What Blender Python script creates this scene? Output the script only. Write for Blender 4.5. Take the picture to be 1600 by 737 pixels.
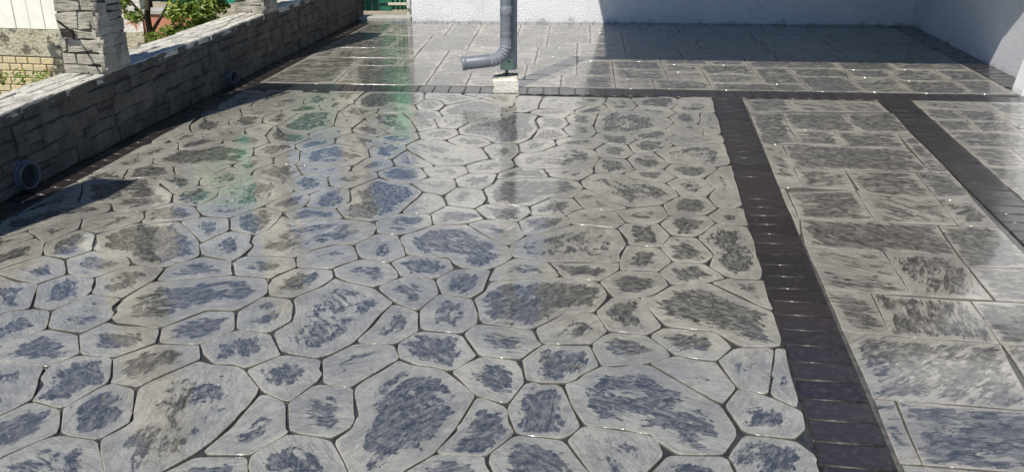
import bpy, math, random
from mathutils import Vector, Matrix
random.seed(11)
for o in list(bpy.data.objects):
    bpy.data.objects.remove(o)
SC = bpy.context.scene
COL = SC.collection
R = math.radians

# ------------------------------------------------------------------ camera, sky, sun
cam_data = bpy.data.cameras.new("camera")
cam = bpy.data.objects.new("camera", cam_data)
COL.objects.link(cam)
CAM_H, PITCH, FOC = 1.55, math.atan(584 / 1434), 1434.0
cam.location = (0, 0, CAM_H)
cam.rotation_euler = (math.pi / 2 - PITCH, 0, 0)
cam_data.sensor_width = 36.0
cam_data.sensor_fit = 'HORIZONTAL'
cam_data.lens = FOC / 1600 * 36
cam_data.clip_start, cam_data.clip_end = 0.05, 600
SC.camera = cam

SUN_AZ, SUN_EL = 28.0, 57.0            # light travels towards +Y, turned 28 degrees to the right
w = bpy.data.worlds.new("World"); SC.world = w
w.use_nodes = True
nt = w.node_tree
sky = nt.nodes.new('ShaderNodeTexSky')
sky.sky_type = 'NISHITA'
sky.sun_disc = False
sky.sun_elevation = R(SUN_EL)
sky.sun_rotation = R(180 + SUN_AZ)
sky.air_density, sky.dust_density, sky.ozone_density = 1.0, 0.0, 7.0
nt.links.new(sky.outputs[0], nt.nodes['Background'].inputs[0])
nt.nodes['Background'].inputs[1].default_value = 0.09
sd = bpy.data.lights.new("sun", 'SUN')
sd.energy, sd.angle, sd.color = 5.0, R(0.5), (1.0, 0.95, 0.86)
sun = bpy.data.objects.new("sun", sd); COL.objects.link(sun)
tr = Vector((math.sin(R(SUN_AZ)) * math.cos(R(SUN_EL)), math.cos(R(SUN_AZ)) * math.cos(R(SUN_EL)), -math.sin(R(SUN_EL))))
sun.rotation_euler = tr.to_track_quat('-Z', 'Y').to_euler()
sun.location = (-6, -8, 14)
vs = SC.view_settings
vs.view_transform, vs.look, vs.exposure, vs.gamma = 'Standard', 'None', 0.13, 1.0
vs.use_curve_mapping = False
SC.cycles.max_bounces = 6
SC.cycles.diffuse_bounces = 1

# ------------------------------------------------------------------ node helpers
class Mat:
    def __init__(s, name):
        s.m = bpy.data.materials.new(name); s.m.use_nodes = True
        s.t = s.m.node_tree; s.b = s.t.nodes['Principled BSDF']
    def n(s, typ, **kw):
        nd = s.t.nodes.new(typ)
        for k, v in kw.items():
            setattr(nd, k, v)
        return nd
    def put(s, sock, v):
        if isinstance(v, bpy.types.NodeSocket): s.t.links.new(v, sock)
        elif isinstance(v, tuple) and len(v) == 3 and sock.type == 'RGBA': sock.default_value = (*v, 1)
        else: sock.default_value = v
    def math(s, op, a, b=0.0, c=None, clamp=False):
        nd = s.n('ShaderNodeMath', operation=op, use_clamp=clamp)
        s.put(nd.inputs[0], a); s.put(nd.inputs[1], b)
        if c is not None: s.put(nd.inputs[2], c)
        return nd.outputs[0]
    def ramp(s, v, a, b, lo=0.0, hi=1.0):
        nd = s.n('ShaderNodeMapRange', interpolation_type='SMOOTHSTEP')
        for i, x in enumerate((v, a, b, lo, hi)): s.put(nd.inputs[i], x)
        return nd.outputs[0]
    def mix(s, f, a, b):
        nd = s.n('ShaderNodeMix', data_type='RGBA')
        s.put(nd.inputs[0], f); s.put(nd.inputs[6], a); s.put(nd.inputs[7], b)
        return nd.outputs[2]
    def scale(s, vec, sc):
        nd = s.n('ShaderNodeVectorMath', operation='MULTIPLY')
        s.put(nd.inputs[0], vec); s.put(nd.inputs[1], sc)
        return nd.outputs[0]
    def noise(s, vec, sc, detail=4.0, rough=0.55, dist=0.0):
        nd = s.n('ShaderNodeTexNoise')
        s.put(nd.inputs['Vector'], vec)
        nd.inputs['Scale'].default_value = sc; nd.inputs['Detail'].default_value = detail
        nd.inputs['Roughness'].default_value = rough; nd.inputs['Distortion'].default_value = dist
        return nd.outputs[0]
    def pos(s): return s.n('ShaderNodeNewGeometry').outputs['Position']
    def obj(s): return s.n('ShaderNodeTexCoord').outputs['Object']
    def rnd(s): return s.n('ShaderNodeObjectInfo').outputs['Random']
    def attr(s, name): return s.n('ShaderNodeAttribute', attribute_name=name)
    def bump(s, h, strength, dist):
        nd = s.n('ShaderNodeBump'); nd.inputs['Strength'].default_value = strength
        nd.inputs['Distance'].default_value = dist; s.put(nd.inputs['Height'], h)
        return nd.outputs[0]
    def set(s, **kw):
        for k, v in kw.items(): s.put(s.b.inputs[k.replace('_', ' ')], v)
        return s

def sealer(M, coat=1.0, rough=0.1, wob=0.5, ior=2.7, edge=None):
    """clear acrylic sealer over stamped concrete: glossy, faintly wavy"""
    p = M.pos()
    h = M.math('ADD', M.noise(p, 9, 2), M.math('MULTIPLY', M.noise(p, 60, 3, .6), .10))
    r = M.ramp(M.noise(p, 5, 4), .35, .7, rough * .7, rough * 1.5)
    if edge: coat = M.math('MULTIPLY', M.ramp(M.attr('rim').outputs['Fac'], .0045, .010, edge[0], 1.0), coat)
    M.set(Coat_Weight=coat, Coat_Roughness=r, Coat_IOR=ior, Coat_Normal=M.bump(h, wob, .004))

def stamped(name, light1, light2, dark1, dark2, stretch, scale, thr, rimw, wob=.16, soft=.06, streaky=.45, corew=.6, washw=.55, ragw=.75, driftw=.36):
    M = Mat(name)
    uv = M.attr('grain').outputs['Vector']
    rim = M.attr('rim').outputs['Fac']
    shape = M.noise(M.scale(uv, (1, stretch, 1)), scale, 9, .68, .9)
    ragged = M.noise(M.scale(uv, (1, 1.7, 1)), scale * 4.5, 7, .66, .6)
    streak = M.noise(M.scale(uv, (2.6, 17, 1)), 3.8, 8, .68, .8)
    fine = M.noise(M.scale(uv, (1, 1.6, 1)), 75, 6, .68)
    mid = M.noise(uv, 26, 6, .62)
    core0 = M.math('DIVIDE', rim, rimw, clamp=True)
    cn = M.noise(M.scale(uv, (1, 2.3, 1)), 6.5, 6, .6, .6)
    line = M.ramp(M.math('ABSOLUTE', M.math('SUBTRACT', cn, .5)), .004, .022, 1.0, 0.0)
    wash = M.ramp(M.math('ADD', M.noise(M.scale(uv, (1, 1.9, 1)), 4.2, 7, .62), M.math('MULTIPLY', core0, .12)), .46, .70)
    core = M.math('DIVIDE', rim, rimw, clamp=True)
    v = M.math('MULTIPLY', core, corew)
    v = M.math('ADD', v, M.math('MULTIPLY', M.math('SUBTRACT', shape, .5), 2.1))
    v = M.math('ADD', v, M.math('MULTIPLY', M.math('SUBTRACT', ragged, .5), ragw))
    v = M.math('ADD', v, M.math('MULTIPLY', M.math('SUBTRACT', streak, .5), streaky))
    v = M.math('ADD', v, M.math('MULTIPLY', M.math('SUBTRACT', M.rnd(), .5), .42))
    patch = M.ramp(v, thr, thr + soft)
    # flakes and pale veins inside the dark patches
    flake = M.ramp(M.math('ADD', M.math('MULTIPLY', ragged, .75), M.math('MULTIPLY', streak, .25)), .40, .56)
    depth = M.math('MULTIPLY', patch, M.math('ADD', .50, M.math('MULTIPLY', flake, .50)))
    sc = M.math('MULTIPLY', M.ramp(M.noise(M.scale(uv, (1, 4, 1)), 24, 6, .65), .62, .69), .34)
    depth = M.math('MAXIMUM', depth, sc)
    depth = M.math('MAXIMUM', depth, M.math('MULTIPLY', M.math('MULTIPLY', wash, M.ramp(streak, .40, .60)), washw))
    drift = M.math('ADD', M.math('MULTIPLY', M.noise(M.pos(), 5.5, 8, .7), .7), M.math('MULTIPLY', ragged, .3))
    depth = M.math('MAXIMUM', depth, M.math('MULTIPLY', M.ramp(drift, .45, .60), driftw))
    big = M.noise(M.pos(), 2.1, 4, .55)
    light = M.mix(M.ramp(M.math('ADD', M.math('MULTIPLY', big, .55), M.math('MULTIPLY', mid, .45)), .38, .62), light1, light2)
    light = M.mix(M.math('MULTIPLY', M.ramp(fine, .48, .72), .34), light, dark1)
    dark = M.mix(M.ramp(mid, .38, .62), dark1, dark2)
    dark = M.mix(M.math('MULTIPLY', M.ramp(fine, .54, .68), .28), dark, light2)
    col = M.mix(depth, light, dark)
    crack = M.math('MULTIPLY', line, M.math('ADD', M.math('MULTIPLY', patch, .34), .10))
    col = M.mix(crack, col, (.028, .028, .028))
    edge = M.ramp(rim, .0005, .0046, .92, 0.0)
    col = M.mix(edge, col, (.045, .043, .042))
    h = M.math('ADD', M.math('MULTIPLY', fine, .45), M.math('MULTIPLY', streak, .55))
    h = M.math('ADD', h, M.math('MULTIPLY', M.math('MULTIPLY', ragged, patch), 1.1))
    h = M.math('SUBTRACT', h, M.math('ADD', M.math('MULTIPLY', patch, .7), crack))
    M.set(Base_Color=col, Roughness=.55, Normal=M.bump(h, 1.0, .009), Specular_IOR_Level=.3)
    sealer(M, wob=wob, edge=(.12,))
    return M.m

M_FLAG = stamped('stamped_flagstone', (.43, .405, .335), (.29, .275, .235), (.045, .042, .038), (.105, .100, .090), 1.25, 6.8, .54, .070, soft=.13, streaky=.34, corew=.74, washw=.42, ragw=.85)
M_SLATE = stamped('stamped_slate', (.43, .395, .325), (.30, .278, .235), (.055, .050, .043), (.13, .12, .103), 2.4, 4.5, .33, .045, soft=.22, streaky=1.5)

def brick_mat(name, a, b, rough=.12):
    M = Mat(name)
    p = M.pos()
    c = M.mix(M.rnd(), a, b)
    c = M.mix(M.math('MULTIPLY', M.ramp(M.noise(p, 40, 5, .65), .45, .7), .6), c, tuple(x * 2.1 + .008 for x in b))
    c = M.mix(M.ramp(M.noise(p, 160, 3, .6), .70, .76), c, (.30, .29, .28))
    M.set(Base_Color=c, Roughness=.5, Normal=M.bump(M.noise(p, 55, 6, .65), .6, .006))
    sealer(M, 1.0, rough, .25, 1.55, (.12,))
    return M.m
M_BRICK = brick_mat('stamped_brick', (.011, .0075, .0065), (.023, .016, .014), .2)
M_BRICK2 = brick_mat('stamped_brick_pale', (.09, .087, .08), (.15, .145, .135))

def base_mat():
    M = Mat('grouted_slab')
    p = M.pos()
    c = M.mix(M.ramp(M.noise(p, 18, 5), .35, .65), (.012, .011, .010), (.040, .038, .034))
    M.set(Base_Color=c, Roughness=.5, Normal=M.bump(M.noise(p, 60, 4), .5, .004))
    sealer(M, .8, .16, .3, 1.6)
    return M.m
M_BASE = base_mat()


def wallstone_mat(name, a, b, d):
    M = Mat(name)
    p = M.pos()
    big = M.noise(p, 7, 5, .6)
    fine = M.noise(p, 46, 7, .68)
    lay = M.noise(M.scale(p, (5, 5, 30)), 1.6, 6, .62, .6)
    c = M.mix(M.ramp(big, .35, .65), a, b)
    c = M.mix(M.math('MULTIPLY', M.rnd(), .18), c, d)
    c = M.mix(M.math('MULTIPLY', M.ramp(lay, .56, .64), .55), c, d)
    c = M.mix(M.math('MULTIPLY', M.ramp(fine, .56, .70), .40), c, d)
    h = M.math('ADD', M.math('MULTIPLY', lay, 1.0), M.math('MULTIPLY', fine, .5))
    M.set(Base_Color=c, Roughness=.75, Normal=M.bump(h, .9, .016), Specular_IOR_Level=.35)
    return M.m
M_WSTONE_SHADE = wallstone_mat('shade_toned_wall_stone', (.15, .136, .112), (.08, .073, .062), (.018, .017, .016))  # same stone as the pillars, the patio face's shade put into its colour
M_PSTONE_LIT = wallstone_mat('sun_toned_pillar_stone', (.50, .465, .38), (.29, .27, .225), (.05, .046, .04))  # same stone as the wall, lightened in colour to look sunlit
M_MORTAR = wallstone_mat('wall_mortar', (.05, .048, .045), (.035, .033, .032), (.02, .02, .02))
M_COPING = wallstone_mat('coping_stone', (.68, .65, .57), (.52, .495, .44), (.09, .083, .075))

def plaster(name, a, b, bump, sc=120, stain=None, foot=None):
    M = Mat(name)
    p = M.pos()
    c = M.mix(M.ramp(M.noise(p, 3, 5), .35, .65), a, b)
    if stain:
        c = M.mix(M.ramp(M.noise(p, 9, 7, .68), .52, .60), c, stain)
    if foot:                                            # splash dirt along the foot of the wall
        z = M.n('ShaderNodeSeparateXYZ'); M.put(z.inputs[0], p)
        f = M.math('SUBTRACT', z.outputs[2], M.math('MULTIPLY', M.ramp(M.noise(p, 9, 8, .72), .46, .80), .10))
        c = M.mix(M.math('MULTIPLY', M.ramp(f, .02, -.03), .55), c, foot)
        c = M.mix(M.math('MULTIPLY', M.ramp(M.noise(M.scale(p, (1, 1, .25)), 8, 6, .62), .58, .74), .16), c, foot)
    n1 = M.noise(p, sc, 3, .6); n2 = M.noise(p, sc * .35, 4, .6)
    h = M.math('ADD', M.ramp(n1, .45, .6), M.math('MULTIPLY', n2, .8))
    M.set(Base_Color=c, Roughness=.8, Normal=M.bump(h, bump, .008), Specular_IOR_Level=.3)
    return M.m
M_WHITE = plaster('white_stucco', (.78, .78, .79), (.73, .735, .75), .5, 75, foot=(.30, .28, .25))
M_SMOOTH = plaster('white_paint', (.82, .82, .81), (.78, .78, .76), .15, 60)

def plain(name, a, b, rough=.5, sc=12, metal=0.0, bump=.15, coat=0.0, det=5):
    M = Mat(name)
    p = M.pos()
    f = M.ramp(M.noise(p, sc, det, .62), .35, .65)
    M.set(Base_Color=M.mix(f, a, b), Roughness=rough, Metallic=metal, Coat_Weight=coat, Coat_Roughness=.2,
          Normal=M.bump(M.noise(p, sc * 6, 4), bump, .003))
    return M.m
M_PVC = plain('grey_pvc', (.13, .142, .168), (.17, .185, .21), .42, 22, bump=.2)
M_PVC_SCUFF = plain('scuffed_grey_pvc', (.15, .162, .19), (.24, .255, .275), .5, 60, bump=.4)
M_STEEL = plain('painted_steel', (.30, .31, .33), (.24, .25, .27), .45, 18, metal=.2)
M_GREENPL = plain('green_primed_steel', (.23, .36, .27), (.30, .42, .33), .55, 40)
M_FOOT = plaster('stained_concrete', (.70, .68, .59), (.60, .57, .47), .5, 60, (.27, .22, .12))
M_BOLT = plain('rusty_bolt', (.16, .15, .10), (.10, .08, .05), .6, 60)
M_GSHEET = plain('green_steel_sheet', (.018, .17, .095), (.012, .13, .075), .4, 6, coat=.2)
M_GLIGHT = plain('pale_green_sheet', (.07, .30, .17), (.11, .36, .22), .45, 14)
M_RAIL = plain('cream_rail', (.62, .58, .46), (.50, .47, .38), .6, 20)
M_PEEL = plain('peeling_paint', (.70, .69, .66), (.10, .09, .08), .7, 22, bump=.6, det=7)
M_CONC = plain('pale_concrete', (.42, .41, .38), (.33, .32, .30), .7, 16, bump=.5)
M_ROOF = plain('roof_sheet_metal', (.36, .37, .38), (.30, .31, .32), .5, 4, metal=.2)
M_DIRT = plain('sandy_ground', (.36, .30, .21), (.22, .19, .13), .95, 3, bump=1.0, det=8)
M_BOARD = plain('white_boards', (.90, .89, .80), (.80, .79, .70), .7, 5, bump=.3)
M_PLINTH = plaster('ochre_plinth', (.52, .48, .36), (.42, .38, .27), .8, 40, (.16, .15, .12))
M_OLDWALL = plaster('peeling_white_plaster', (.76, .74, .68), (.66, .63, .56), .6, 40, (.50, .26, .15))
M_YBRICK = plain('yellow_brick', (.62, .50, .27), (.50, .44, .30), .8, 24, bump=.8)
M_TERRA = plain('terracotta_paint', (.52, .22, .13), (.44, .19, .12), .8, 8)
M_CLOTH = plain('green_shade_cloth', (.02, .30, .19), (.03, .22, .15), .8, 30)
M_TRUNK = plain('bark', (.07, .055, .04), (.04, .033, .026), .9, 30, bump=1.0)
M_BRACKET = plain('dark_bracket', (.018, .014, .013), (.012, .010, .010), .7, 20)
M_OLDPVC = plain('dirty_grey_pvc', (.10, .115, .135), (.06, .068, .078), .5, 30, bump=.4)
M_HOLLOW_SHADE = plain('pipe_hollow_shade', (.02, .02, .022), (.012, .012, .014), .9)

def leaf_mat():
    M = Mat('leaf')
    t = M.attr('tint').outputs['Fac']
    c = M.mix(t, (.09, .19, .03), (.40, .46, .11))
    M.set(Base_Color=c, Roughness=.4, Specular_IOR_Level=.5)
    tl = M.n('ShaderNodeBsdfTranslucent'); M.put(tl.inputs[0], M.mix(.35, c, (.35, .45, .06)))
    mx = M.n('ShaderNodeMixShader'); mx.inputs[0].default_value = .35
    M.t.links.new(M.b.outputs[0], mx.inputs[1]); M.t.links.new(tl.outputs[0], mx.inputs[2])
    M.t.links.new(mx.outputs[0], M.t.nodes['Material Output'].inputs['Surface'])
    return M.m
M_LEAF = leaf_mat()

# ------------------------------------------------------------------ object helpers
def link(o, parent=None):
    COL.objects.link(o)
    if parent is not None: o.parent = parent
    return o
def tag(o, label, cat, group=None):
    o['label'] = label; o['category'] = cat; o['kind'] = 'thing'
    if group: o['group'] = group
    return o
def thing(name, loc, label, cat, group=None):
    o = bpy.data.objects.new(name, None); o.location = loc; o.empty_display_size = .1
    link(o); return tag(o, label, cat, group)
def wloc(p):
    v = Vector((0, 0, 0))
    while p is not None: v += p.location; p = p.parent
    return v
def mesh(name, V, F, mat, parent=None, smooth=False, at=None):
    """one mesh object; V in world coordinates; its origin goes to the mean of V (or to at)"""
    c = Vector(at) if at is not None else sum((Vector(v) for v in V), Vector()) / len(V)
    me = bpy.data.meshes.new(name)
    me.from_pydata([Vector(v) - c for v in V], [], F)
    me.materials.append(mat)
    if smooth:
        for p in me.polygons: p.use_smooth = True
    o = bpy.data.objects.new(name, me); link(o, parent)
    o.location = c - wloc(parent)
    return o
def box_vf(c0, c1, ex=None, ey=None, ez=None, org=(0, 0, 0), bev=0.0):
    """box between corners in the frame (org, ex, ey, ez), edges chamfered by bev"""
    ex = ex or Vector((1, 0, 0)); ey = ey or Vector((0, 1, 0)); ez = ez or Vector((0, 0, 1)); org = Vector(org)
    V, F = [], []
    a, b = c0, c1
    if bev <= 0:
        for z in (a[2], b[2]):
            for x, y in ((a[0], a[1]), (b[0], a[1]), (b[0], b[1]), (a[0], b[1])): V.append(org + ex * x + ey * y + ez * z)
        F = [(3, 2, 1, 0), (4, 5, 6, 7), (0, 1, 5, 4), (1, 2, 6, 5), (2, 3, 7, 6), (3, 0, 4, 7)]
        return V, F
    for z, i in ((a[2], bev), (a[2] + bev, 0), (b[2] - bev, 0), (b[2], bev)):
        x0, x1, y0, y1 = a[0] + i, b[0] - i, a[1] + i, b[1] - i
        k = bev if i == 0 else 0.0
        ring = [(x0 + k, y0), (x1 - k, y0), (x1, y0 + k), (x1, y1 - k), (x1 - k, y1), (x0 + k, y1), (x0, y1 - k), (x0, y0 + k)]
        for x, y in ring: V.append(org + ex * x + ey * y + ez * z)
    n = 8
    F.append(tuple(reversed(range(n))))
    for r in range(3):
        for i in range(n): F.append((r * n + i, r * n + (i + 1) % n, (r + 1) * n + (i + 1) % n, (r + 1) * n + i))
    F.append(tuple(range(3 * n, 4 * n)))
    return V, F
def box(name, c0, c1, mat, parent=None, bev=0.0, **fr):
    V, F = box_vf(c0, c1, bev=bev, **fr)
    return mesh(name, V, F, mat, parent)
def tube_vf(path, rad, seg=20, caps=True):
    path = [Vector(p) for p in path]; V, F = [], []
    n = len(path)
    rads = rad if isinstance(rad, (list, tuple)) else [rad] * n
    up = None
    for i, p in enumerate(path):
        t = (path[min(i + 1, n - 1)] - path[max(i - 1, 0)]).normalized()
        if up is None:
            up = t.orthogonal().normalized()
        up = (up - t * up.dot(t)).normalized(); sd_ = t.cross(up)
        for k in range(seg):
            a = 2 * math.pi * k / seg
            V.append(p + (up * math.cos(a) + sd_ * math.sin(a)) * rads[i])
    for i in range(n - 1):
        for k in range(seg):
            F.append((i * seg + k, i * seg + (k + 1) % seg, (i + 1) * seg + (k + 1) % seg, (i + 1) * seg + k))
    if caps:                                            # caps get their own corners so the sides shade straight
        k = len(V); V += V[:seg] + V[(n - 1) * seg:n * seg]
        F.append(tuple(reversed(range(k, k + seg)))); F.append(tuple(range(k + seg, k + 2 * seg)))
    return V, F
def tube(name, path, rad, mat, parent=None, seg=20, caps=True, smooth=True):
    V, F = tube_vf(path, rad, seg, caps)
    o = mesh(name, V, F, mat, parent, smooth)
    return o

def clip(poly, p, n):
    """keep the side where (q-p).n > 0"""
    out = []
    for i in range(len(poly)):
        a, b = poly[i - 1], poly[i]
        da = (a[0] - p[0]) * n[0] + (a[1] - p[1]) * n[1]; db = (b[0] - p[0]) * n[0] + (b[1] - p[1]) * n[1]
        if (da > 0) != (db > 0):
            t = da / (da - db); out.append((a[0] + (b[0] - a[0]) * t, a[1] + (b[1] - a[1]) * t))
        if db > 0: out.append(b)
    return out
def parea(p): return sum(p[i - 1][0] * p[i][1] - p[i][0] * p[i - 1][1] for i in range(len(p))) / 2
def chaikin(p, k=.22):
    out = []
    for i in range(len(p)):
        a, b = p[i], p[(i + 1) % len(p)]
        out.append((a[0] + (b[0] - a[0]) * k, a[1] + (b[1] - a[1]) * k))
        out.append((a[0] + (b[0] - a[0]) * (1 - k), a[1] + (b[1] - a[1]) * (1 - k)))
    return out
def inset(p, d):
    n = len(p); out = []
    for i in range(n):
        a, b, c = p[i - 1], p[i], p[(i + 1) % n]
        e1 = Vector((b[0] - a[0], b[1] - a[1])); e2 = Vector((c[0] - b[0], c[1] - b[1]))
        if e1.length < 1e-6 or e2.length < 1e-6: out.append(b); continue
        n1 = Vector((-e1.y, e1.x)).normalized(); n2 = Vector((-e2.y, e2.x)).normalized()
        m = n1 + n2
        if m.length < .3: m = n1
        m = m.normalized(); k = d / max(.5, m.dot(n1))
        out.append((b[0] + m.x * k, b[1] + m.y * k))
    return out
def resample(p, step):
    out = []
    for i in range(len(p)):
        a, b = p[i], p[(i + 1) % len(p)]
        L = math.hypot(b[0] - a[0], b[1] - a[1]); k = max(1, int(L / step))
        for j in range(k): out.append((a[0] + (b[0] - a[0]) * j / k, a[1] + (b[1] - a[1]) * j / k))
    return out
def seg_dist(q, p):
    best = 9
    for i in range(len(p)):
        a, b = p[i - 1], p[i]
        ex, ey = b[0] - a[0], b[1] - a[1]; L = ex * ex + ey * ey
        t = 0 if L == 0 else max(0, min(1, ((q[0] - a[0]) * ex + (q[1] - a[1]) * ey) / L))
        best = min(best, math.hypot(q[0] - a[0] - ex * t, q[1] - a[1] - ey * t))
    return best

def piece_vf(poly, groove=.005, round_=1, deep=.012, lip=.006, wob=.0004, jit=.0, step=.06, ang=None, tilt=.0004):
    """a stone laid flat: chamfered rim, gently uneven top. returns V (local x, y, z), F, rim distances, grain vectors"""
    p = list(poly)
    if parea(p) < 0: p.reverse()
    if step: p = resample(p, step)
    if jit: p = [(x + random.uniform(-jit, jit), y + random.uniform(-jit, jit)) for x, y in p]
    for _ in range(round_): p = chaikin(p, .12)
    q = []
    for v in p:                                         # drop points that sit too close together
        if not q or math.hypot(v[0] - q[-1][0], v[1] - q[-1][1]) > .006: q.append(v)
    p = inset(q, groove)
    n = len(p)
    cx = sum(v[0] for v in p) / n; cy = sum(v[1] for v in p) / n
    sxx = sum((v[0] - cx) ** 2 for v in p); syy = sum((v[1] - cy) ** 2 for v in p); sxy = sum((v[0] - cx) * (v[1] - cy) for v in p)
    th = .5 * math.atan2(2 * sxy, sxx - syy) if ang is None else ang
    th += random.gauss(0, .4)
    off = (random.uniform(0, 80), random.uniform(0, 80))
    p1 = inset(p, lip * .45); p2 = inset(p, lip)
    p2b = inset(p, lip * 1.7 + .0015)
    rings = [(p, -deep, 0.0), (p1, -deep * .12, .002), (p2, 0.0, .0045), (p2b, 0.0, .008)]
    for s in (.74, .45):
        rings.append(([(cx + (x - cx) * s, cy + (y - cy) * s) for x, y in p2b], 0.0, None))
    tx, ty = random.uniform(-tilt, tilt) / .2, random.uniform(-tilt, tilt) / .2
    V, rim, gr, F = [], [], [], []
    ct, st = math.cos(th), math.sin(th)
    def add(x, y, z, d):
        z += max(-.002, min(.002, (x - cx) * tx + (y - cy) * ty)) if z > -deep * .9 else 0
        V.append((x, y, z)); rim.append(d)
        dx, dy = x - cx, y - cy
        gr.append((dx * ct + dy * st + off[0], -dx * st + dy * ct + off[1], 0))
    for ps, z, d in rings:
        for x, y in ps:
            dd = d if d is not None else seg_dist((x, y), p)
            add(x, y, z + (random.uniform(-wob, wob) if d is None else 0), dd)
    add(cx, cy, random.uniform(-wob, wob), seg_dist((cx, cy), p))
    for r in range(len(rings) - 1):
        for i in range(n): F.append((r * n + i, r * n + (i + 1) % n, (r + 1) * n + (i + 1) % n, (r + 1) * n + i))
    k = (len(rings) - 1) * n
    for i in range(n): F.append((k + i, k + (i + 1) % n, len(V) - 1))
    return V, F, rim, gr
def put_attrs(me, rim, gr):
    a = me.attributes.new('rim', 'FLOAT', 'POINT'); a.data.foreach_set('value', rim)
    b = me.attributes.new('grain', 'FLOAT_VECTOR', 'POINT'); b.data.foreach_set('vector', [c for v in gr for c in v])
def piece(name, poly, mat, parent, frame=None, smooth=True, **kw):
    V, F, rim, gr = piece_vf(poly, **kw)
    if frame:
        org, ex, ey, ez = frame
        V = [org + ex * v[0] + ey * v[1] + ez * v[2] for v in V]
    o = mesh(name, V, F, mat, parent, smooth)
    put_attrs(o.data, rim, gr)
    return o
def pieces_joined(name, polys, mat, parent, **kw):
    VV, FF, RR, GG = [], [], [], []
    for p in polys:
        V, F, rim, gr = piece_vf(p, **kw); k = len(VV)
        VV += V; FF += [tuple(i + k for i in f) for f in F]; RR += rim; GG += gr
    o = mesh(name, VV, FF, mat, parent, True); put_attrs(o.data, RR, GG); o['kind'] = 'stuff'
    return o
def in_frame(x, y, z=0, m=10):
    Z = z - CAM_H; c, s = math.cos(PITCH), math.sin(PITCH)
    d = y * c - Z * s
    if d < .1: return False
    u = 800 + FOC * x / d; v = 368.5 - FOC * (y * s + Z * c) / d
    return -m < u < 1600 + m and -m < v < 737 + m
def structure(o): o['kind'] = 'structure'; return o

M_SLATEBED = plain('slate_joint_bed', (.10, .095, .08), (.05, .047, .042), .5, 20, coat=.8)
# ------------------------------------------------------------------ ground and slab
structure(box('ground', (-150, -150, -1.2), (150, 150, -.56), M_DIRT))

# ground lines of the yard (metres; camera stands over the origin)
def line_x(p, ang): return lambda y: p[0] + (y - p[1]) * math.tan(R(ang))
xs1l, xs1r = line_x((.85, 2.09), 7.5), line_x((1.06, 2.09), 7.5)
xs2l, xs2r = line_x((2.41, 5.04), 7.4), line_x((2.66, 5.28), 7.6)
x_lin, x_wall = line_x((-2.07, 5.92), 9.1), line_x((-2.35, 5.2), 9.0)
x_rwall, x_rband = line_x((3.95, 7.66), 4.5), line_x((3.73, 7.66), 4.4)
y_b0 = lambda x: 6.53 - .0700 * (x + .14)
y_b1 = lambda x: 6.745 - .0723 * (x + .14)
y_back = lambda x: 9.67 - .048 * (x - 1.04)
y_bk0 = lambda x: y_back(x) - .17

slab = structure(mesh('patio_floor',
    *(lambda P: ([(x, y, -.009) for x, y in P] + [(x, y, -.8) for x, y in P],
                 [tuple(range(len(P))), tuple(reversed(range(len(P), 2 * len(P))))] +
                 [(i, i + len(P), (i + 1) % len(P) + len(P), (i + 1) % len(P)) for i in range(len(P))]))(
        [(x_wall(-1.5) - .2, -1.5), (8, -1.5), (8, 9.9), (-1.0, 9.9), (-1.0, 10.06), (x_wall(10.06) - .1, 10.06)]), M_BASE, at=(0, 0, 0)))

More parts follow.
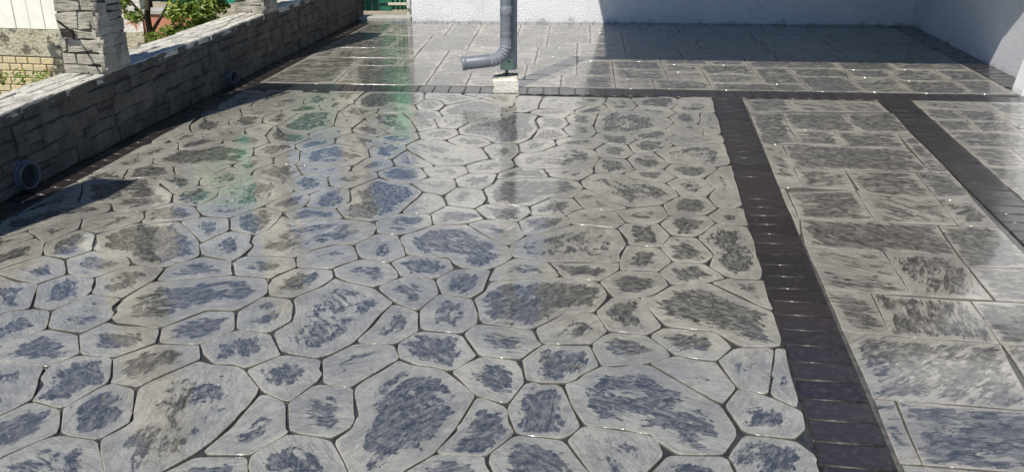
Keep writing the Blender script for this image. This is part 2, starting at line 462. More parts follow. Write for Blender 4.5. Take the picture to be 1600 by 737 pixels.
# random-flagstone field: outlines in millimetres
CELLS = [
[-1682,2952,-1684,2970,-1719,3057,-1733,3072,-1753,3081,-1794,3087,-1832,3070,-1874,3061,-1922,2994,-1955,2978,-1952,2952,-1830,2725,-1794,2745,-1756,2835,-1682,2916,-1673,2933],
[-1852,3206,-1882,3299,-1914,3316,-1969,3325,-2082,3388,-2129,3386,-2160,3359,-2140,3303,-2088,3206,-1981,3007,-1950,2987,-1918,3007,-1879,3068,-1823,3080,-1810,3105],
[-1832,3444,-1882,3543,-2001,3589,-2094,3467,-2101,3444,-2109,3420,-2103,3396,-2067,3387,-1972,3329,-1887,3313,-1867,3325,-1809,3397],
[-2011,3607,-2060,3724,-2095,3763,-2120,3782,-2145,3769,-2223,3607,-2227,3590,-2275,3557,-2235,3492,-2189,3395,-2156,3376,-2120,3395,-2098,3467,-2051,3538,-2016,3574,-2007,3589],
[-2167,3737,-2136,3800,-2203,3857,-2222,3843,-2245,3809,-2297,3812,-2316,3806,-2348,3737,-2352,3717,-2347,3697,-2278,3565,-2247,3578,-2222,3611],
[-1831,3713,-1873,3834,-1961,3884,-1986,3873,-2022,3801,-2043,3748,-2048,3713,-2026,3646,-1996,3592,-1882,3553,-1820,3630,-1814,3651],
[-1985,3892,-2010,3993,-2022,4013,-2063,4021,-2084,4017,-2118,3996,-2151,3985,-2193,3892,-2197,3874,-2193,3856,-2181,3842,-2142,3812,-2058,3727],
[-1972,4073,-1943,4108,-1938,4145,-1946,4182,-1966,4214,-2004,4229,-2046,4230,-2132,4245,-2159,4221,-2223,4199,-2333,4073,-2369,4040,-2372,3965,-2322,3849,-2291,3815,-2241,3822,-2183,3921,-2159,3978,-2146,3992,-2087,4021,-2012,4026],
[-2162,4304,-2167,4339,-2240,4523,-2275,4551,-2301,4472,-2324,4304,-2352,4153,-2355,4058,-2224,4204,-2186,4215,-2146,4239,-2143,4262],
[-1722,4381,-1824,4506,-1836,4535,-1879,4596,-1910,4626,-2026,4617,-2065,4608,-2196,4560,-2240,4529,-2176,4381,-2132,4247,-1972,4234,-1907,4114,-1765,4127,-1743,4175,-1676,4242,-1703,4342],
[-1732,3993,-1734,4036,-1757,4103,-1776,4119,-1928,4113,-2015,4017,-2007,3993,-1980,3911,-1966,3894,-1890,3850,-1867,3848,-1829,3875,-1766,3941,-1739,3973],
[-1491,4093,-1538,4182,-1649,4233,-1674,4237,-1748,4155,-1756,4135,-1756,4114,-1747,4093,-1729,4041,-1730,3990,-1716,3970,-1693,3963,-1556,3996,-1472,4043,-1477,4069],
[-2072,4662,-2090,4765,-2181,4759,-2268,4678,-2269,4662,-2285,4575,-2274,4554,-2250,4546,-2069,4613,-2062,4628],
[-1829,4735,-1858,4807,-1870,4822,-1958,4853,-2004,4877,-2080,4774,-2085,4755,-2081,4735,-2060,4633,-2042,4618,-1904,4629,-1850,4656,-1806,4685],
[-1481,5025,-1510,5147,-1542,5175,-1648,5223,-1711,5264,-1748,5254,-1855,5173,-1922,5152,-1952,5129,-2003,5025,-2026,4981,-1999,4898,-1965,4868,-1886,4835,-1849,4828,-1778,4839,-1748,4836,-1720,4845,-1622,4851,-1542,4876],
[-1576,4757,-1541,4839,-1564,4856,-1831,4824,-1850,4806,-1830,4757,-1801,4684,-1730,4665,-1657,4623,-1636,4632],
[-1636,4547,-1643,4564,-1643,4599,-1653,4615,-1746,4668,-1788,4677,-1810,4674,-1874,4641,-1892,4622,-1839,4547,-1719,4380,-1693,4386,-1665,4437,-1631,4510],
[-1401,4623,-1396,4664,-1404,4683,-1470,4728,-1524,4799,-1553,4808,-1590,4714,-1636,4623,-1638,4564,-1626,4520,-1549,4464,-1524,4467,-1470,4518],
[-1330,4870,-1349,4955,-1360,4972,-1395,4990,-1482,5016,-1517,4912,-1538,4870,-1538,4836,-1502,4776,-1457,4723,-1406,4690,-1400,4765],
[-1140,4712,-1163,4763,-1181,4825,-1195,4845,-1217,4854,-1313,4865,-1333,4850,-1400,4757,-1397,4712,-1395,4691,-1385,4672,-1212,4554,-1188,4564,-1131,4669,-1131,4691],
[-1483,4344,-1508,4454,-1526,4465,-1551,4459,-1613,4499,-1635,4489,-1681,4392,-1702,4362,-1698,4344,-1673,4259,-1662,4242,-1588,4208,-1539,4195,-1495,4276],
[-1152,4334,-1113,4407,-1127,4442,-1195,4531,-1224,4558,-1392,4675,-1420,4587,-1506,4456,-1478,4357,-1480,4334,-1478,4312,-1487,4286,-1535,4191,-1520,4152,-1471,4072,-1431,4048,-1338,4033,-1296,4072,-1207,4203],
[-1303,3920,-1328,4023,-1443,4046,-1465,4043,-1545,3993,-1534,3963,-1502,3920,-1431,3831,-1372,3729,-1294,3865,-1293,3903],
[-1382,3732,-1444,3840,-1553,3981,-1752,3952,-1807,3888,-1841,3859,-1864,3820,-1830,3732,-1812,3661,-1780,3637,-1640,3584,-1619,3565,-1592,3515,-1553,3484,-1459,3471,-1412,3484,-1350,3556,-1332,3599],
[-1099,3996,-1092,4101,-1197,4178,-1224,4165,-1318,4035,-1322,4016,-1318,3996,-1285,3876,-1171,3828,-1143,3829,-1122,3849,-1110,3876],
[-1137,3700,-1152,3729,-1165,3807,-1178,3827,-1268,3862,-1293,3856,-1309,3832,-1367,3720,-1364,3700,-1323,3589,-1189,3535,-1166,3550,-1152,3576,-1128,3682],
[-1008,4256,-1004,4271,-1024,4358,-1099,4413,-1120,4386,-1180,4256,-1203,4203,-1198,4184,-1099,4108,-1077,4115,-1020,4177,-1007,4226],
[-956,4535,-976,4622,-1063,4675,-1086,4678,-1109,4678,-1129,4664,-1190,4556,-1191,4535,-1149,4473,-1101,4419,-1037,4372,-1012,4378,-976,4449,-941,4496],
[-727,4608,-713,4629,-713,4651,-732,4721,-865,4735,-885,4731,-963,4646,-972,4628,-969,4608,-943,4510,-930,4491,-913,4475,-845,4454,-807,4491],
[-881,4757,-882,4827,-956,4845,-1045,4835,-1171,4834,-1177,4808,-1154,4757,-1124,4681,-1059,4679,-980,4635,-882,4735],
[-656,4852,-678,4943,-693,4956,-790,4993,-810,4983,-840,4924,-859,4852,-873,4836,-876,4744,-807,4731,-727,4726,-661,4818,-652,4834],
[-477,4920,-497,4944,-603,5118,-625,5084,-672,4953,-666,4920,-652,4861,-646,4845,-634,4834,-619,4826,-511,4801,-432,4818,-432,4849],
[-462,4683,-504,4795,-632,4825,-656,4820,-723,4727,-723,4704,-714,4683,-708,4643,-642,4573,-625,4560,-538,4536,-515,4545,-457,4617,-448,4638],
[-807,4315,-830,4421,-840,4446,-907,4467,-934,4486,-958,4470,-993,4400,-1015,4370,-1013,4315,-1002,4284,-1008,4214,-1000,4187,-979,4174,-883,4164,-858,4164,-838,4178,-814,4222,-799,4260],
[-482,4297,-457,4363,-451,4403,-513,4497,-540,4530,-618,4556,-659,4580,-711,4626,-823,4462,-824,4418,-799,4297,-792,4254,-847,4160,-790,4039,-750,4015,-659,3993,-613,4011,-549,4083,-530,4120,-498,4245,-485,4270],
[-816,4078,-843,4147,-859,4158,-939,4165,-1014,4182,-1086,4101,-1072,4078,-1034,4009,-1022,3995,-1002,3991,-820,4018,-793,4031],
[-623,3816,-623,3907,-635,3954,-671,3986,-803,4017,-991,3985,-1088,4067,-1106,3881,-1121,3850,-1159,3816,-1147,3737,-1131,3700,-1128,3654,-1135,3586,-981,3581,-944,3572,-905,3583,-853,3655,-791,3702,-757,3708,-692,3707,-664,3737],
[-372,3960,-388,4074,-410,4087,-462,4084,-482,4089,-543,4084,-636,3981,-633,3960,-609,3853,-591,3838,-524,3821,-464,3841,-374,3940],
[-327,4220,-344,4327,-378,4356,-422,4379,-448,4382,-496,4220,-530,4112,-515,4092,-422,4088,-401,4090,-383,4100,-323,4205],
[-290,4500,-297,4550,-314,4609,-435,4628,-466,4601,-516,4540,-515,4520,-507,4500,-445,4399,-370,4358,-345,4353,-290,4467],
[-239,4727,-255,4828,-278,4834,-404,4822,-492,4796,-473,4727,-442,4640,-407,4627,-318,4610,-300,4618,-244,4690,-235,4708],
[-129,4317,-151,4431,-212,4456,-284,4471,-338,4351,-338,4317,-317,4203,-182,4158,-141,4224,-125,4300],
[-147,4062,-179,4152,-312,4197,-330,4184,-339,4161,-372,4115,-388,4081,-384,4062,-368,3962,-351,3948,-215,3959,-129,4017],
[-93,4577,-76,4694,-213,4700,-232,4696,-303,4612,-299,4577,-282,4488,-267,4475,-230,4462,-150,4443,-108,4515],
[17,4823,-2,4943,-59,4947,-122,4947,-157,4931,-249,4843,-251,4823,-231,4714,-210,4702,-102,4696,-68,4718],
[88,4110,83,4173,68,4188,-121,4222,-141,4211,-176,4154,-159,4110,-124,4026,-74,4006,23,3987,82,4070],
[38,3882,24,3968,10,3980,-130,4015,-205,3955,-156,3882,-80,3767,-35,3712,-5,3707,50,3800,52,3824],
[185,4699,172,4756,161,4773,24,4809,-55,4736,-71,4699,-80,4628,-71,4604,186,4635,194,4655],
[-29,3702,-95,3778,-205,3947,-244,3950,-366,3941,-420,3878,-489,3827,-499,3785,-489,3741,-472,3702,-447,3598,-338,3572,-311,3571,-267,3557,-244,3501,-205,3457,-113,3445,-70,3463,-16,3536,1,3577,-12,3665],
[-472,3672,-519,3816,-592,3832,-615,3821,-681,3709,-676,3672,-659,3604,-643,3566,-607,3547,-516,3517,-456,3592,-454,3615],
[-649,3570,-691,3693,-759,3705,-859,3649,-912,3570,-888,3463,-741,3450,-718,3484,-655,3550],
[-470,3416,-510,3502,-525,3514,-641,3556,-731,3460,-736,3438,-728,3416,-716,3377,-690,3348,-647,3317,-551,3277,-530,3286,-513,3302,-457,3371],
[-241,3475,-266,3551,-429,3590,-452,3587,-507,3519,-503,3496,-490,3475,-443,3375,-307,3351,-233,3453],
[-289,3240,-305,3330,-317,3348,-439,3372,-486,3330,-528,3283,-527,3261,-513,3240,-447,3140,-371,3082,-345,3082,-289,3205,-285,3222],
[-99,3322,-86,3427,-104,3442,-191,3450,-232,3449,-247,3432,-298,3357,-299,3322,-282,3232,-269,3215,-169,3181,-147,3186,-112,3243],
[-733,3327,-720,3368,-741,3431,-758,3446,-887,3458,-949,3380,-965,3346,-966,3327,-965,3288,-937,3200,-890,3188,-845,3186,-763,3268],
[-813,3039,-827,3120,-845,3164,-864,3177,-933,3193,-957,3187,-1019,3074,-1023,3057,-1015,3039,-994,2953,-986,2933,-971,2917,-864,2900,-815,2970,-810,2988],
[-895,3481,-917,3564,-1000,3577,-1135,3584,-1162,3547,-1166,3502,-1158,3481,-1124,3388,-967,3355,-946,3395,-892,3459],
[-1150,3442,-1173,3530,-1240,3546,-1313,3573,-1332,3563,-1387,3511,-1423,3463,-1425,3442,-1430,3343,-1394,3341,-1279,3354,-1131,3390],
[-964,3177,-954,3222,-970,3315,-995,3356,-1137,3382,-1269,3350,-1399,3334,-1438,3320,-1491,3177,-1492,3095,-1470,3060,-1471,3010,-1447,2971,-1279,2937,-1241,2961,-1141,3077,-1030,3070],
[-1593,3503,-1610,3543,-1653,3585,-1805,3639,-1876,3548,-1858,3503,-1808,3404,-1773,3386,-1692,3367,-1658,3395,-1633,3428,-1595,3480],
[-1435,3342,-1430,3457,-1567,3482,-1589,3477,-1680,3363,-1671,3342,-1648,3289,-1635,3218,-1520,3186,-1495,3186],
[-1647,3244,-1652,3278,-1680,3351,-1717,3370,-1805,3390,-1879,3306,-1857,3244,-1846,3199,-1803,3104,-1731,3078,-1708,3094,-1649,3189,-1642,3207],
[-1475,3052,-1495,3082,-1505,3113,-1500,3174,-1614,3211,-1638,3205,-1717,3072,-1713,3052,-1671,2939,-1655,2923,-1538,2894,-1516,2909,-1484,2976,-1471,3014],
[-1243,2854,-1255,2896,-1274,2933,-1415,2954,-1474,2979,-1531,2878,-1518,2854,-1465,2741,-1363,2726,-1341,2726,-1250,2811,-1240,2832],
[-994,2937,-1032,3061,-1122,3070,-1143,3068,-1213,2984,-1259,2937,-1234,2826,-1209,2818,-1122,2815,-1082,2816,-991,2917],
[-1491,2781,-1535,2875,-1551,2889,-1651,2918,-1674,2918,-1762,2824,-1768,2781,-1782,2757,-1825,2717,-1813,2687,-1738,2702,-1710,2701,-1663,2678,-1542,2660,-1483,2733,-1477,2757],
[-1514,2545,-1534,2582,-1548,2658,-1647,2671,-1718,2699,-1757,2696,-1793,2681,-1786,2637,-1738,2545,-1636,2357,-1606,2326,-1573,2340,-1514,2419,-1504,2443,-1499,2467],
[-1301,2582,-1303,2601,-1354,2720,-1449,2735,-1474,2735,-1537,2664,-1531,2582,-1505,2541,-1492,2448,-1469,2445,-1398,2413,-1373,2424,-1303,2563],
[-1068,2690,-1050,2713,-1084,2803,-1109,2811,-1217,2812,-1239,2817,-1345,2713,-1337,2690,-1296,2592,-1291,2561,-1197,2530,-1151,2598],
[-1347,2311,-1385,2404,-1496,2445,-1563,2346,-1614,2311,-1514,2124,-1484,2112,-1453,2140,-1431,2172,-1338,2273],
[-1159,2389,-1193,2512,-1210,2530,-1283,2556,-1305,2540,-1322,2517,-1378,2408,-1374,2389,-1332,2285,-1296,2267,-1210,2247,-1189,2256,-1153,2313,-1147,2333],
[-825,2385,-813,2415,-799,2489,-806,2529,-831,2558,-877,2635,-915,2659,-1005,2673,-1054,2698,-1172,2553,-1191,2520,-1155,2385,-1141,2341,-1151,2310,-1191,2249,-1161,2169,-1066,2000,-1005,2046,-897,2173,-862,2243,-834,2329],
[-1148,2136,-1199,2237,-1315,2265,-1337,2262,-1369,2232,-1448,2136,-1462,2106,-1408,2001,-1382,1986,-1297,1985,-1122,1985,-1083,1998,-1093,2044],
[-806,2784,-855,2890,-975,2914,-995,2906,-1068,2828,-1083,2807,-1075,2784,-1058,2743,-1004,2685,-988,2675,-933,2677,-889,2649,-868,2657,-788,2737,-793,2761],
[-625,2607,-635,2639,-642,2700,-658,2714,-779,2738,-867,2649,-867,2627,-853,2607,-787,2507,-711,2449,-685,2450,-658,2499,-625,2570],
[-666,2306,-700,2435,-765,2484,-794,2488,-832,2306,-883,2189,-867,2167,-744,2169,-726,2185,-665,2274,-661,2290],
[-726,2087,-743,2158,-786,2163,-896,2163,-962,2087,-1011,2032,-1028,1992,-994,1976,-784,1975,-730,1976,-701,1985,-706,2043],
[-487,3030,-449,3139,-474,3167,-541,3269,-663,3320,-715,3359,-746,3285,-772,3244,-828,3195,-840,3159,-820,3110,-809,3053,-810,3030,-802,3008,-803,2984,-851,2893,-795,2772,-757,2741,-663,2719,-618,2743,-554,2816,-515,2922],
[-336,2954,-351,3058,-427,3121,-453,3113,-503,2954,-538,2843,-526,2818,-472,2815,-406,2820,-336,2907,-330,2922],
[-125,3047,-152,3162,-168,3178,-261,3208,-286,3202,-340,3081,-346,3047,-325,2923,-185,2891,-129,2969],
[364,3166,373,3209,353,3295,324,3329,201,3365,130,3354,100,3357,-63,3329,-92,3305,-107,3233,-144,3166,-119,3007,-101,2965,62,2925,100,2949,189,3044,211,3054,305,3061,347,3127],
[-398,2684,-384,2706,-384,2728,-403,2799,-426,2811,-451,2815,-538,2814,-557,2804,-632,2722,-642,2704,-638,2684,-627,2649,-624,2608,-607,2562,-587,2549,-518,2533,-481,2570],
[-138,2778,-183,2886,-329,2911,-398,2822,-395,2778,-380,2717,-345,2694,-334,2678,-317,2668,-261,2665,-215,2636,-191,2641,-120,2732],
[-480,2397,-510,2530,-628,2553,-690,2434,-685,2397,-656,2289,-619,2271,-530,2251,-510,2265,-483,2303,-472,2344],
[-148,2374,-115,2483,-159,2544,-203,2620,-239,2651,-329,2673,-381,2698,-475,2574,-494,2538,-500,2498,-467,2374,-465,2352,-478,2298,-518,2237,-458,2120,-435,2047,-391,1984,-227,2173,-168,2291],
[41,2593,34,2643,16,2704,-107,2724,-154,2683,-195,2635,-195,2614,-181,2593,-117,2489,-41,2442,-14,2437,41,2559],
[4,2301,-5,2329,-16,2405,-29,2425,-92,2467,-118,2465,-149,2330,-161,2301,-160,2290,-217,2176,-92,2167,-71,2169,5,2270],
[-471,2135,-523,2237,-558,2255,-618,2265,-643,2276,-664,2267,-727,2178,-738,2158,-734,2135,-732,2114,-698,2035,-697,1998,-677,1979,-622,1979,-442,1980,-438,2020,-451,2088],
[-56,2089,-72,2122,-74,2161,-216,2174,-295,2089,-340,2035,-348,2000,-328,1977,-231,1976,-60,1977,-40,1993,-47,2069],
[193,2133,161,2224,149,2241,27,2265,5,2262,-62,2176,-67,2155,-63,2133,-62,2112,-44,2075,-36,2027,-37,1986,-10,1976,19,1975,46,1980,226,1978,235,2014,218,2085],
[95,2837,78,2920,-5,2933,-128,2963,-176,2882,-158,2837,-114,2730,-17,2712,28,2711,76,2779,93,2794,103,2814],
[342,2925,309,3050,219,3054,199,3052,161,3004,85,2925,106,2813,237,2809,275,2815,345,2905],
[286,2687,270,2801,116,2810,86,2783,28,2707,32,2687,46,2577,90,2558,135,2554,176,2559,210,2581,217,2603,289,2666],
[189,2397,159,2524,143,2548,119,2554,94,2551,69,2559,44,2553,-11,2432,-11,2397,10,2282,30,2270,143,2247,181,2278,205,2317],
[530,2777,484,2864,469,2876,356,2903,325,2876,280,2815,276,2796,279,2777,292,2672,316,2665,446,2681,543,2730],
[650,2423,599,2479,463,2666,424,2676,348,2657,303,2660,235,2611,214,2575,168,2553,185,2423,217,2317,299,2297,332,2296,378,2280,399,2268,424,2238,464,2173,555,2166,605,2173,657,2254,668,2298],
[433,2178,418,2241,389,2272,227,2310,204,2302,162,2245,163,2221,182,2178,222,2078,238,2002,263,1975,327,1975,339,2041,427,2157],
[703,2604,686,2684,673,2695,638,2701,566,2727,543,2728,453,2682,515,2604,631,2449,660,2440,711,2528],
[755,2820,727,2892,691,2906,545,2935,498,2887,489,2866,512,2820,550,2742,563,2730,628,2709,691,2699,754,2780,763,2799],
[865,2658,904,2771,888,2792,770,2790,700,2704,694,2689,700,2658,715,2554,725,2529,790,2492,816,2499],
[910,2582,941,2780,908,2782,849,2602,848,2586,842,2582,819,2503,819,2469,876,2414,897,2451],
[884,2374,888,2394,815,2471,743,2517,716,2526,655,2430,653,2411,662,2374,678,2287,693,2274,729,2262,807,2247,826,2255,870,2299],
[852,2136,856,2156,851,2175,823,2230,785,2245,686,2267,669,2254,624,2189,608,2155,611,2136,617,2099,615,1978,648,1976,811,1976,835,1991],
[612,2089,604,2144,594,2160,439,2166,384,2089,339,2038,330,2004,340,1976,383,1976,608,1976],
[616,3314,608,3401,597,3423,488,3432,450,3431,432,3423,356,3335,354,3314,382,3208,397,3189,488,3185,544,3204,620,3293],
[522,3028,494,3157,478,3181,403,3187,379,3181,336,3095,315,3065,319,3028,349,2918,387,2899,476,2880,546,2942],
[972,3058,785,3309,707,3302,630,3284,551,3199,494,3186,519,3058,550,2958,579,2937,721,2902,786,2800,880,2794,931,2802,950,2854],
[1000,3252,1011,3319,1007,3341,903,3349,884,3356,866,3354,792,3316,837,3252,941,3106,977,3070],
[845,3404,799,3506,689,3514,670,3512,657,3498,606,3423,609,3404,625,3305,645,3294,770,3315,803,3326,863,3359],
[663,3556,640,3673,506,3704,471,3617,461,3556,451,3522,441,3442,596,3427,613,3440,668,3519],
[850,3650,822,3787,728,3802,704,3797,680,3750,649,3683,649,3650,670,3537,687,3521,798,3508,818,3521,852,3577,858,3596],
[1051,3656,1078,3833,1083,3919,949,3965,859,3833,837,3811,828,3776,854,3656,861,3592,838,3544,820,3478,860,3381,902,3357,999,3343,1024,3427],
[179,3435,154,3512,8,3555,-73,3454,-80,3435,-90,3335,179,3368,193,3387],
[506,3711,487,3871,464,3908,267,3943,140,3837,66,3813,1,3711,-9,3667,6,3578,46,3551,130,3523,203,3515,237,3521,407,3517,450,3528,462,3611],
[434,3438,448,3512,382,3516,316,3510,157,3514,185,3438,187,3420,208,3368,340,3330,356,3337],
[271,3955,263,4042,248,4060,88,4064,32,3991,31,3955,40,3880,53,3831,76,3823,124,3834],
[702,3829,682,3949,662,3961,595,3967,527,3961,497,3927,487,3907,497,3829,508,3765,507,3708,618,3682,642,3682,706,3811],
[930,3942,944,3964,944,3986,928,4061,899,4066,750,4059,685,3962,689,3942,714,3811,809,3796,831,3808],
[510,4033,487,4127,353,4159,280,4091,263,4054,267,4033,271,3971,283,3953,456,3911,483,3910,494,3933,529,3964],
[739,4080,732,4185,714,4200,531,4149,490,4124,504,4080,532,3985,548,3972,627,3967,682,3970,743,4061],
[339,4183,306,4309,215,4312,195,4311,178,4296,85,4183,95,4121,89,4091,97,4065,176,4064,215,4068,253,4064,269,4076,299,4122,343,4162],
[507,4259,394,4431,365,4429,310,4316,323,4259,351,4163,485,4134,556,4161,556,4191],
[824,4444,793,4544,691,4574,669,4587,644,4590,596,4685,557,4696,465,4701,427,4677,397,4643,358,4566,372,4480,389,4444,558,4199,596,4176,718,4205,750,4233,797,4298,829,4325,839,4365],
[864,4657,824,4765,782,4769,674,4756,605,4703,600,4680,613,4657,641,4604,802,4548,872,4637],
[1035,4488,1014,4610,969,4622,879,4632,809,4547,816,4488,828,4438,837,4423,850,4339,951,4328,977,4329,1035,4452,1039,4470],
[992,4190,977,4302,961,4322,865,4332,843,4331,807,4303,787,4268,749,4227,733,4190,745,4070,775,4066,925,4072,985,4151,995,4169],
[1107,4055,1119,4146,1109,4167,1065,4168,1010,4167,994,4158,930,4070,934,4055,951,3978,964,3967,1047,3937,1091,3931],
[1103,4744,1120,4797,1105,4819,1054,4839,874,4861,835,4784,831,4765,839,4744,880,4635,999,4621,1020,4624],
[1158,4458,1210,4835,1144,4814,1055,4664,1030,4635,1020,4592,1040,4466,1047,4458,1002,4373,983,4314,997,4178,1088,4171,1127,4210],
[360,4428,370,4472,349,4557,320,4592,200,4634,36,4610,-78,4601,-99,4527,-134,4464,-143,4428,-123,4317,-125,4269,-111,4222,-16,4210,58,4193,95,4203,167,4287,180,4311,307,4320],
[436,4705,446,4773,433,4793,179,4773,175,4750,189,4705,195,4667,202,4649,217,4636,351,4588,366,4600],
[490,4969,492,5042,480,5123,448,5150,305,5209,268,5212,209,5150,190,5121,152,5085,51,5079,12,4969,12,4886,22,4844,44,4807,169,4776,439,4797,466,4868],
[658,4833,643,4955,507,4977,493,4954,460,4833,450,4799,444,4722,462,4707,575,4699,596,4704,664,4753,675,4772,663,4798],
[695,5110,679,5231,567,5263,545,5252,484,5145,488,5110,501,4985,639,4963,667,5006,699,5075],
[857,4924,846,4987,813,5091,710,5071,692,5053,650,4959,655,4924,667,4798,681,4771,707,4766,783,4770,829,4785,874,4865],
[1234,5049,1265,5265,1112,5244,965,5214,940,5199,884,5133,826,5084,837,5049,875,4875,985,4854,1018,4853,1123,4822,1193,4850,1213,4885,1231,4990],
[1277,5345,1287,5441,1083,5444,1046,5449,997,5448,932,5345,955,5241,977,5223,1181,5263,1248,5270,1268,5290],
[953,5223,927,5337,874,5343,754,5338,690,5242,688,5223,705,5074,813,5093,864,5122,914,5171],
[991,5459,969,5593,889,5567,832,5538,742,5459,758,5346,813,5344,928,5349,989,5441],
[747,5373,744,5431,737,5451,720,5463,543,5493,522,5481,499,5416,494,5395,507,5373,555,5270,577,5268,674,5237,693,5250,746,5335,751,5354],
[1036,5748,1029,5837,993,5869,909,5902,839,6009,801,6040,754,6044,659,6043,593,5970,570,5932,554,5850,554,5813,536,5748,520,5671,530,5523,568,5491,710,5469,754,5480,850,5560,965,5594,987,5629],
[541,5286,489,5398,473,5414,430,5428,347,5405,279,5351,266,5332,263,5286,260,5262,274,5218,312,5216,480,5144,545,5264],
[261,5223,255,5261,255,5338,121,5347,104,5338,46,5254,38,5240,42,5223,49,5097,70,5084,119,5084,161,5095],
[338,5467,321,5558,312,5580,208,5600,186,5600,168,5587,142,5467,116,5353,210,5344,268,5348,345,5408,348,5428],
[524,5562,517,5652,505,5669,447,5688,383,5698,362,5689,325,5595,325,5562,355,5421,448,5431,475,5416,499,5421,523,5513],
[545,5815,564,5922,549,5942,457,5940,437,5944,410,5959,391,5945,355,5867,358,5815,360,5745,374,5701,438,5697,504,5671,521,5690],
[359,5733,344,5853,208,5880,186,5870,171,5849,156,5805,158,5733,171,5616,190,5604,304,5585,324,5599,359,5699],
[414,5986,418,6052,398,6066,222,6076,168,6072,147,6057,122,6012,120,5986,127,5960,213,5883,328,5860,349,5864,382,5937,412,5966],
[650,6071,638,6198,617,6211,526,6195,441,6071,427,6052,418,5978,427,5952,481,5944,565,5946,645,6038,654,6053],
[854,6204,842,6334,842,6390,779,6405,680,6412,642,6221,646,6204,653,6074,670,6051,748,6049,797,6051,818,6066,854,6169,858,6186],
[1088,6025,1074,6085,971,6125,883,6167,859,6158,847,6134,819,6047,833,6025,916,5904,979,5878,1005,5874,1028,5883,1087,5982,1097,6003],
[1228,5850,1228,5880,1244,5958,1229,5977,1114,5996,1093,5985,1042,5899,1031,5867,1035,5850,1040,5753,1047,5727,1159,5710,1182,5710,1199,5728,1219,5791,1222,5837],
[1203,5578,1191,5679,1180,5702,1043,5724,1015,5682,974,5597,973,5578,1000,5454,1157,5446,1174,5462],
[1327,5717,1349,5886,1350,5986,1262,5980,1235,5892,1217,5763,1198,5717,1192,5706,1193,5682,1203,5601,1175,5448,1262,5448,1297,5497],
[1145,6249,1165,6369,1155,6405,1129,6428,1092,6431,851,6398,846,6327,856,6272,855,6249,866,6181,927,6149,1080,6091],
[1382,6173,1393,6219,1416,6397,1379,6419,1293,6422,1214,6422,1184,6389,1165,6348,1145,6229,1119,6173,1079,6084,1098,6017,1128,6000,1254,5983,1346,5993,1365,6020,1382,6132],
[639,6241,666,6381,635,6418,242,6446,222,6411,198,6241,181,6088,338,6076,392,6068,421,6057,461,6105,524,6198,596,6209],
[189,6229,211,6384,211,6450,99,6466,62,6463,35,6427,19,6270,21,6229,13,6167,-8,6122,-10,6079,28,6010,60,5985,99,5999,151,6069,176,6079],
[160,5594,165,5629,157,5663,147,5794,177,5910,128,5949,68,5966,6,5965,-53,5946,-90,5828,-174,5761,-284,5712,-335,5594,-329,5505,-318,5459,-192,5403,-164,5377,-140,5325,-104,5269,-53,5258,1,5254,51,5274,113,5366,137,5497,158,5561],
[-134,5306,-174,5389,-302,5443,-327,5443,-389,5349,-389,5327,-380,5306,-295,5189,-192,5178,-173,5190,-121,5262],
[41,5115,34,5243,-106,5260,-126,5246,-165,5192,-172,5172,-159,5115,-140,5056,-126,4983,-111,4954,-4,4944,46,5081],
[-156,5085,-173,5151,-198,5175,-284,5177,-416,5337,-457,5334,-563,5342,-591,5300,-611,5255,-622,5210,-612,5161,-576,5085,-417,4825,-295,4835,-254,4845,-196,4904,-124,4956],
[-328,5465,-346,5569,-364,5584,-450,5597,-489,5586,-576,5506,-581,5486,-577,5465,-554,5361,-537,5346,-409,5340,-379,5367,-330,5446],
[-283,5744,-301,5836,-310,5858,-441,5893,-464,5884,-494,5818,-500,5799,-487,5744,-457,5619,-440,5600,-368,5589,-343,5590,-285,5727],
[-16,6092,-12,6130,-34,6163,-207,6378,-289,6325,-417,6211,-458,6159,-476,6092,-486,6055,-484,6017,-465,5937,-448,5897,-325,5867,-288,5865,-192,5905,-160,5911,-6,5966,29,6000],
[-465,6190,-493,6287,-517,6334,-616,6349,-658,6220,-663,6190,-641,6084,-630,6059,-541,6045,-517,6045,-495,6054,-461,6173],
[-100,5827,-76,5844,-70,5864,-73,5936,-289,5862,-298,5846,-295,5827,-276,5733,-194,5752],
[-499,5824,-470,5877,-463,5905,-486,5996,-506,6034,-609,6048,-646,6047,-720,5970,-707,5921,-677,5858,-669,5824,-645,5772,-607,5614,-574,5514,-495,5582,-461,5603,-507,5814],
[-645,5738,-658,5795,-733,5967,-896,5986,-926,5952,-952,5870,-952,5831,-901,5738,-875,5684,-770,5513,-730,5489,-692,5499,-598,5502,-601,5569],
[-564,5382,-585,5482,-599,5501,-757,5480,-805,5421,-815,5403,-817,5382,-747,5261,-642,5248,-619,5252,-561,5363],
[-621,5114,-607,5133,-633,5240,-725,5254,-747,5253,-802,5219,-839,5151,-829,5114,-802,5009,-746,4980,-675,4960],
[-648,6096,-668,6190,-803,6223,-820,6210,-891,6096,-899,6074,-902,5994,-743,5974,-708,5990,-640,6056],
[-617,6354,-627,6392,-633,6525,-658,6564,-988,6589,-1039,6589,-1069,6555,-1093,6354,-1097,6318,-1092,6240,-1055,6167,-1028,6134,-950,6102,-912,6079,-868,6136,-824,6216,-806,6231,-724,6209,-665,6206],
[-219,6391,-359,6501,-361,6544,-415,6543,-562,6559,-608,6559,-632,6531,-618,6391,-616,6363,-502,6328,-468,6209,-439,6200,-324,6307,-239,6359],
[29,6376,29,6417,62,6494,37,6513,-326,6540,-355,6505,-197,6376,-30,6159,6,6167],
[-819,5580,-925,5774,-967,5803,-1000,5597,-995,5580,-1000,5563,-996,5547,-975,5500,-933,5460,-837,5405,-811,5416,-761,5483],
[-906,6020,-907,6061,-920,6079,-1036,6132,-1100,6219,-1123,6191,-1132,6152,-1141,6073,-1148,6056,-1143,6020,-1142,6003,-1097,5899,-981,5853,-956,5863,-940,5924,-907,5999],
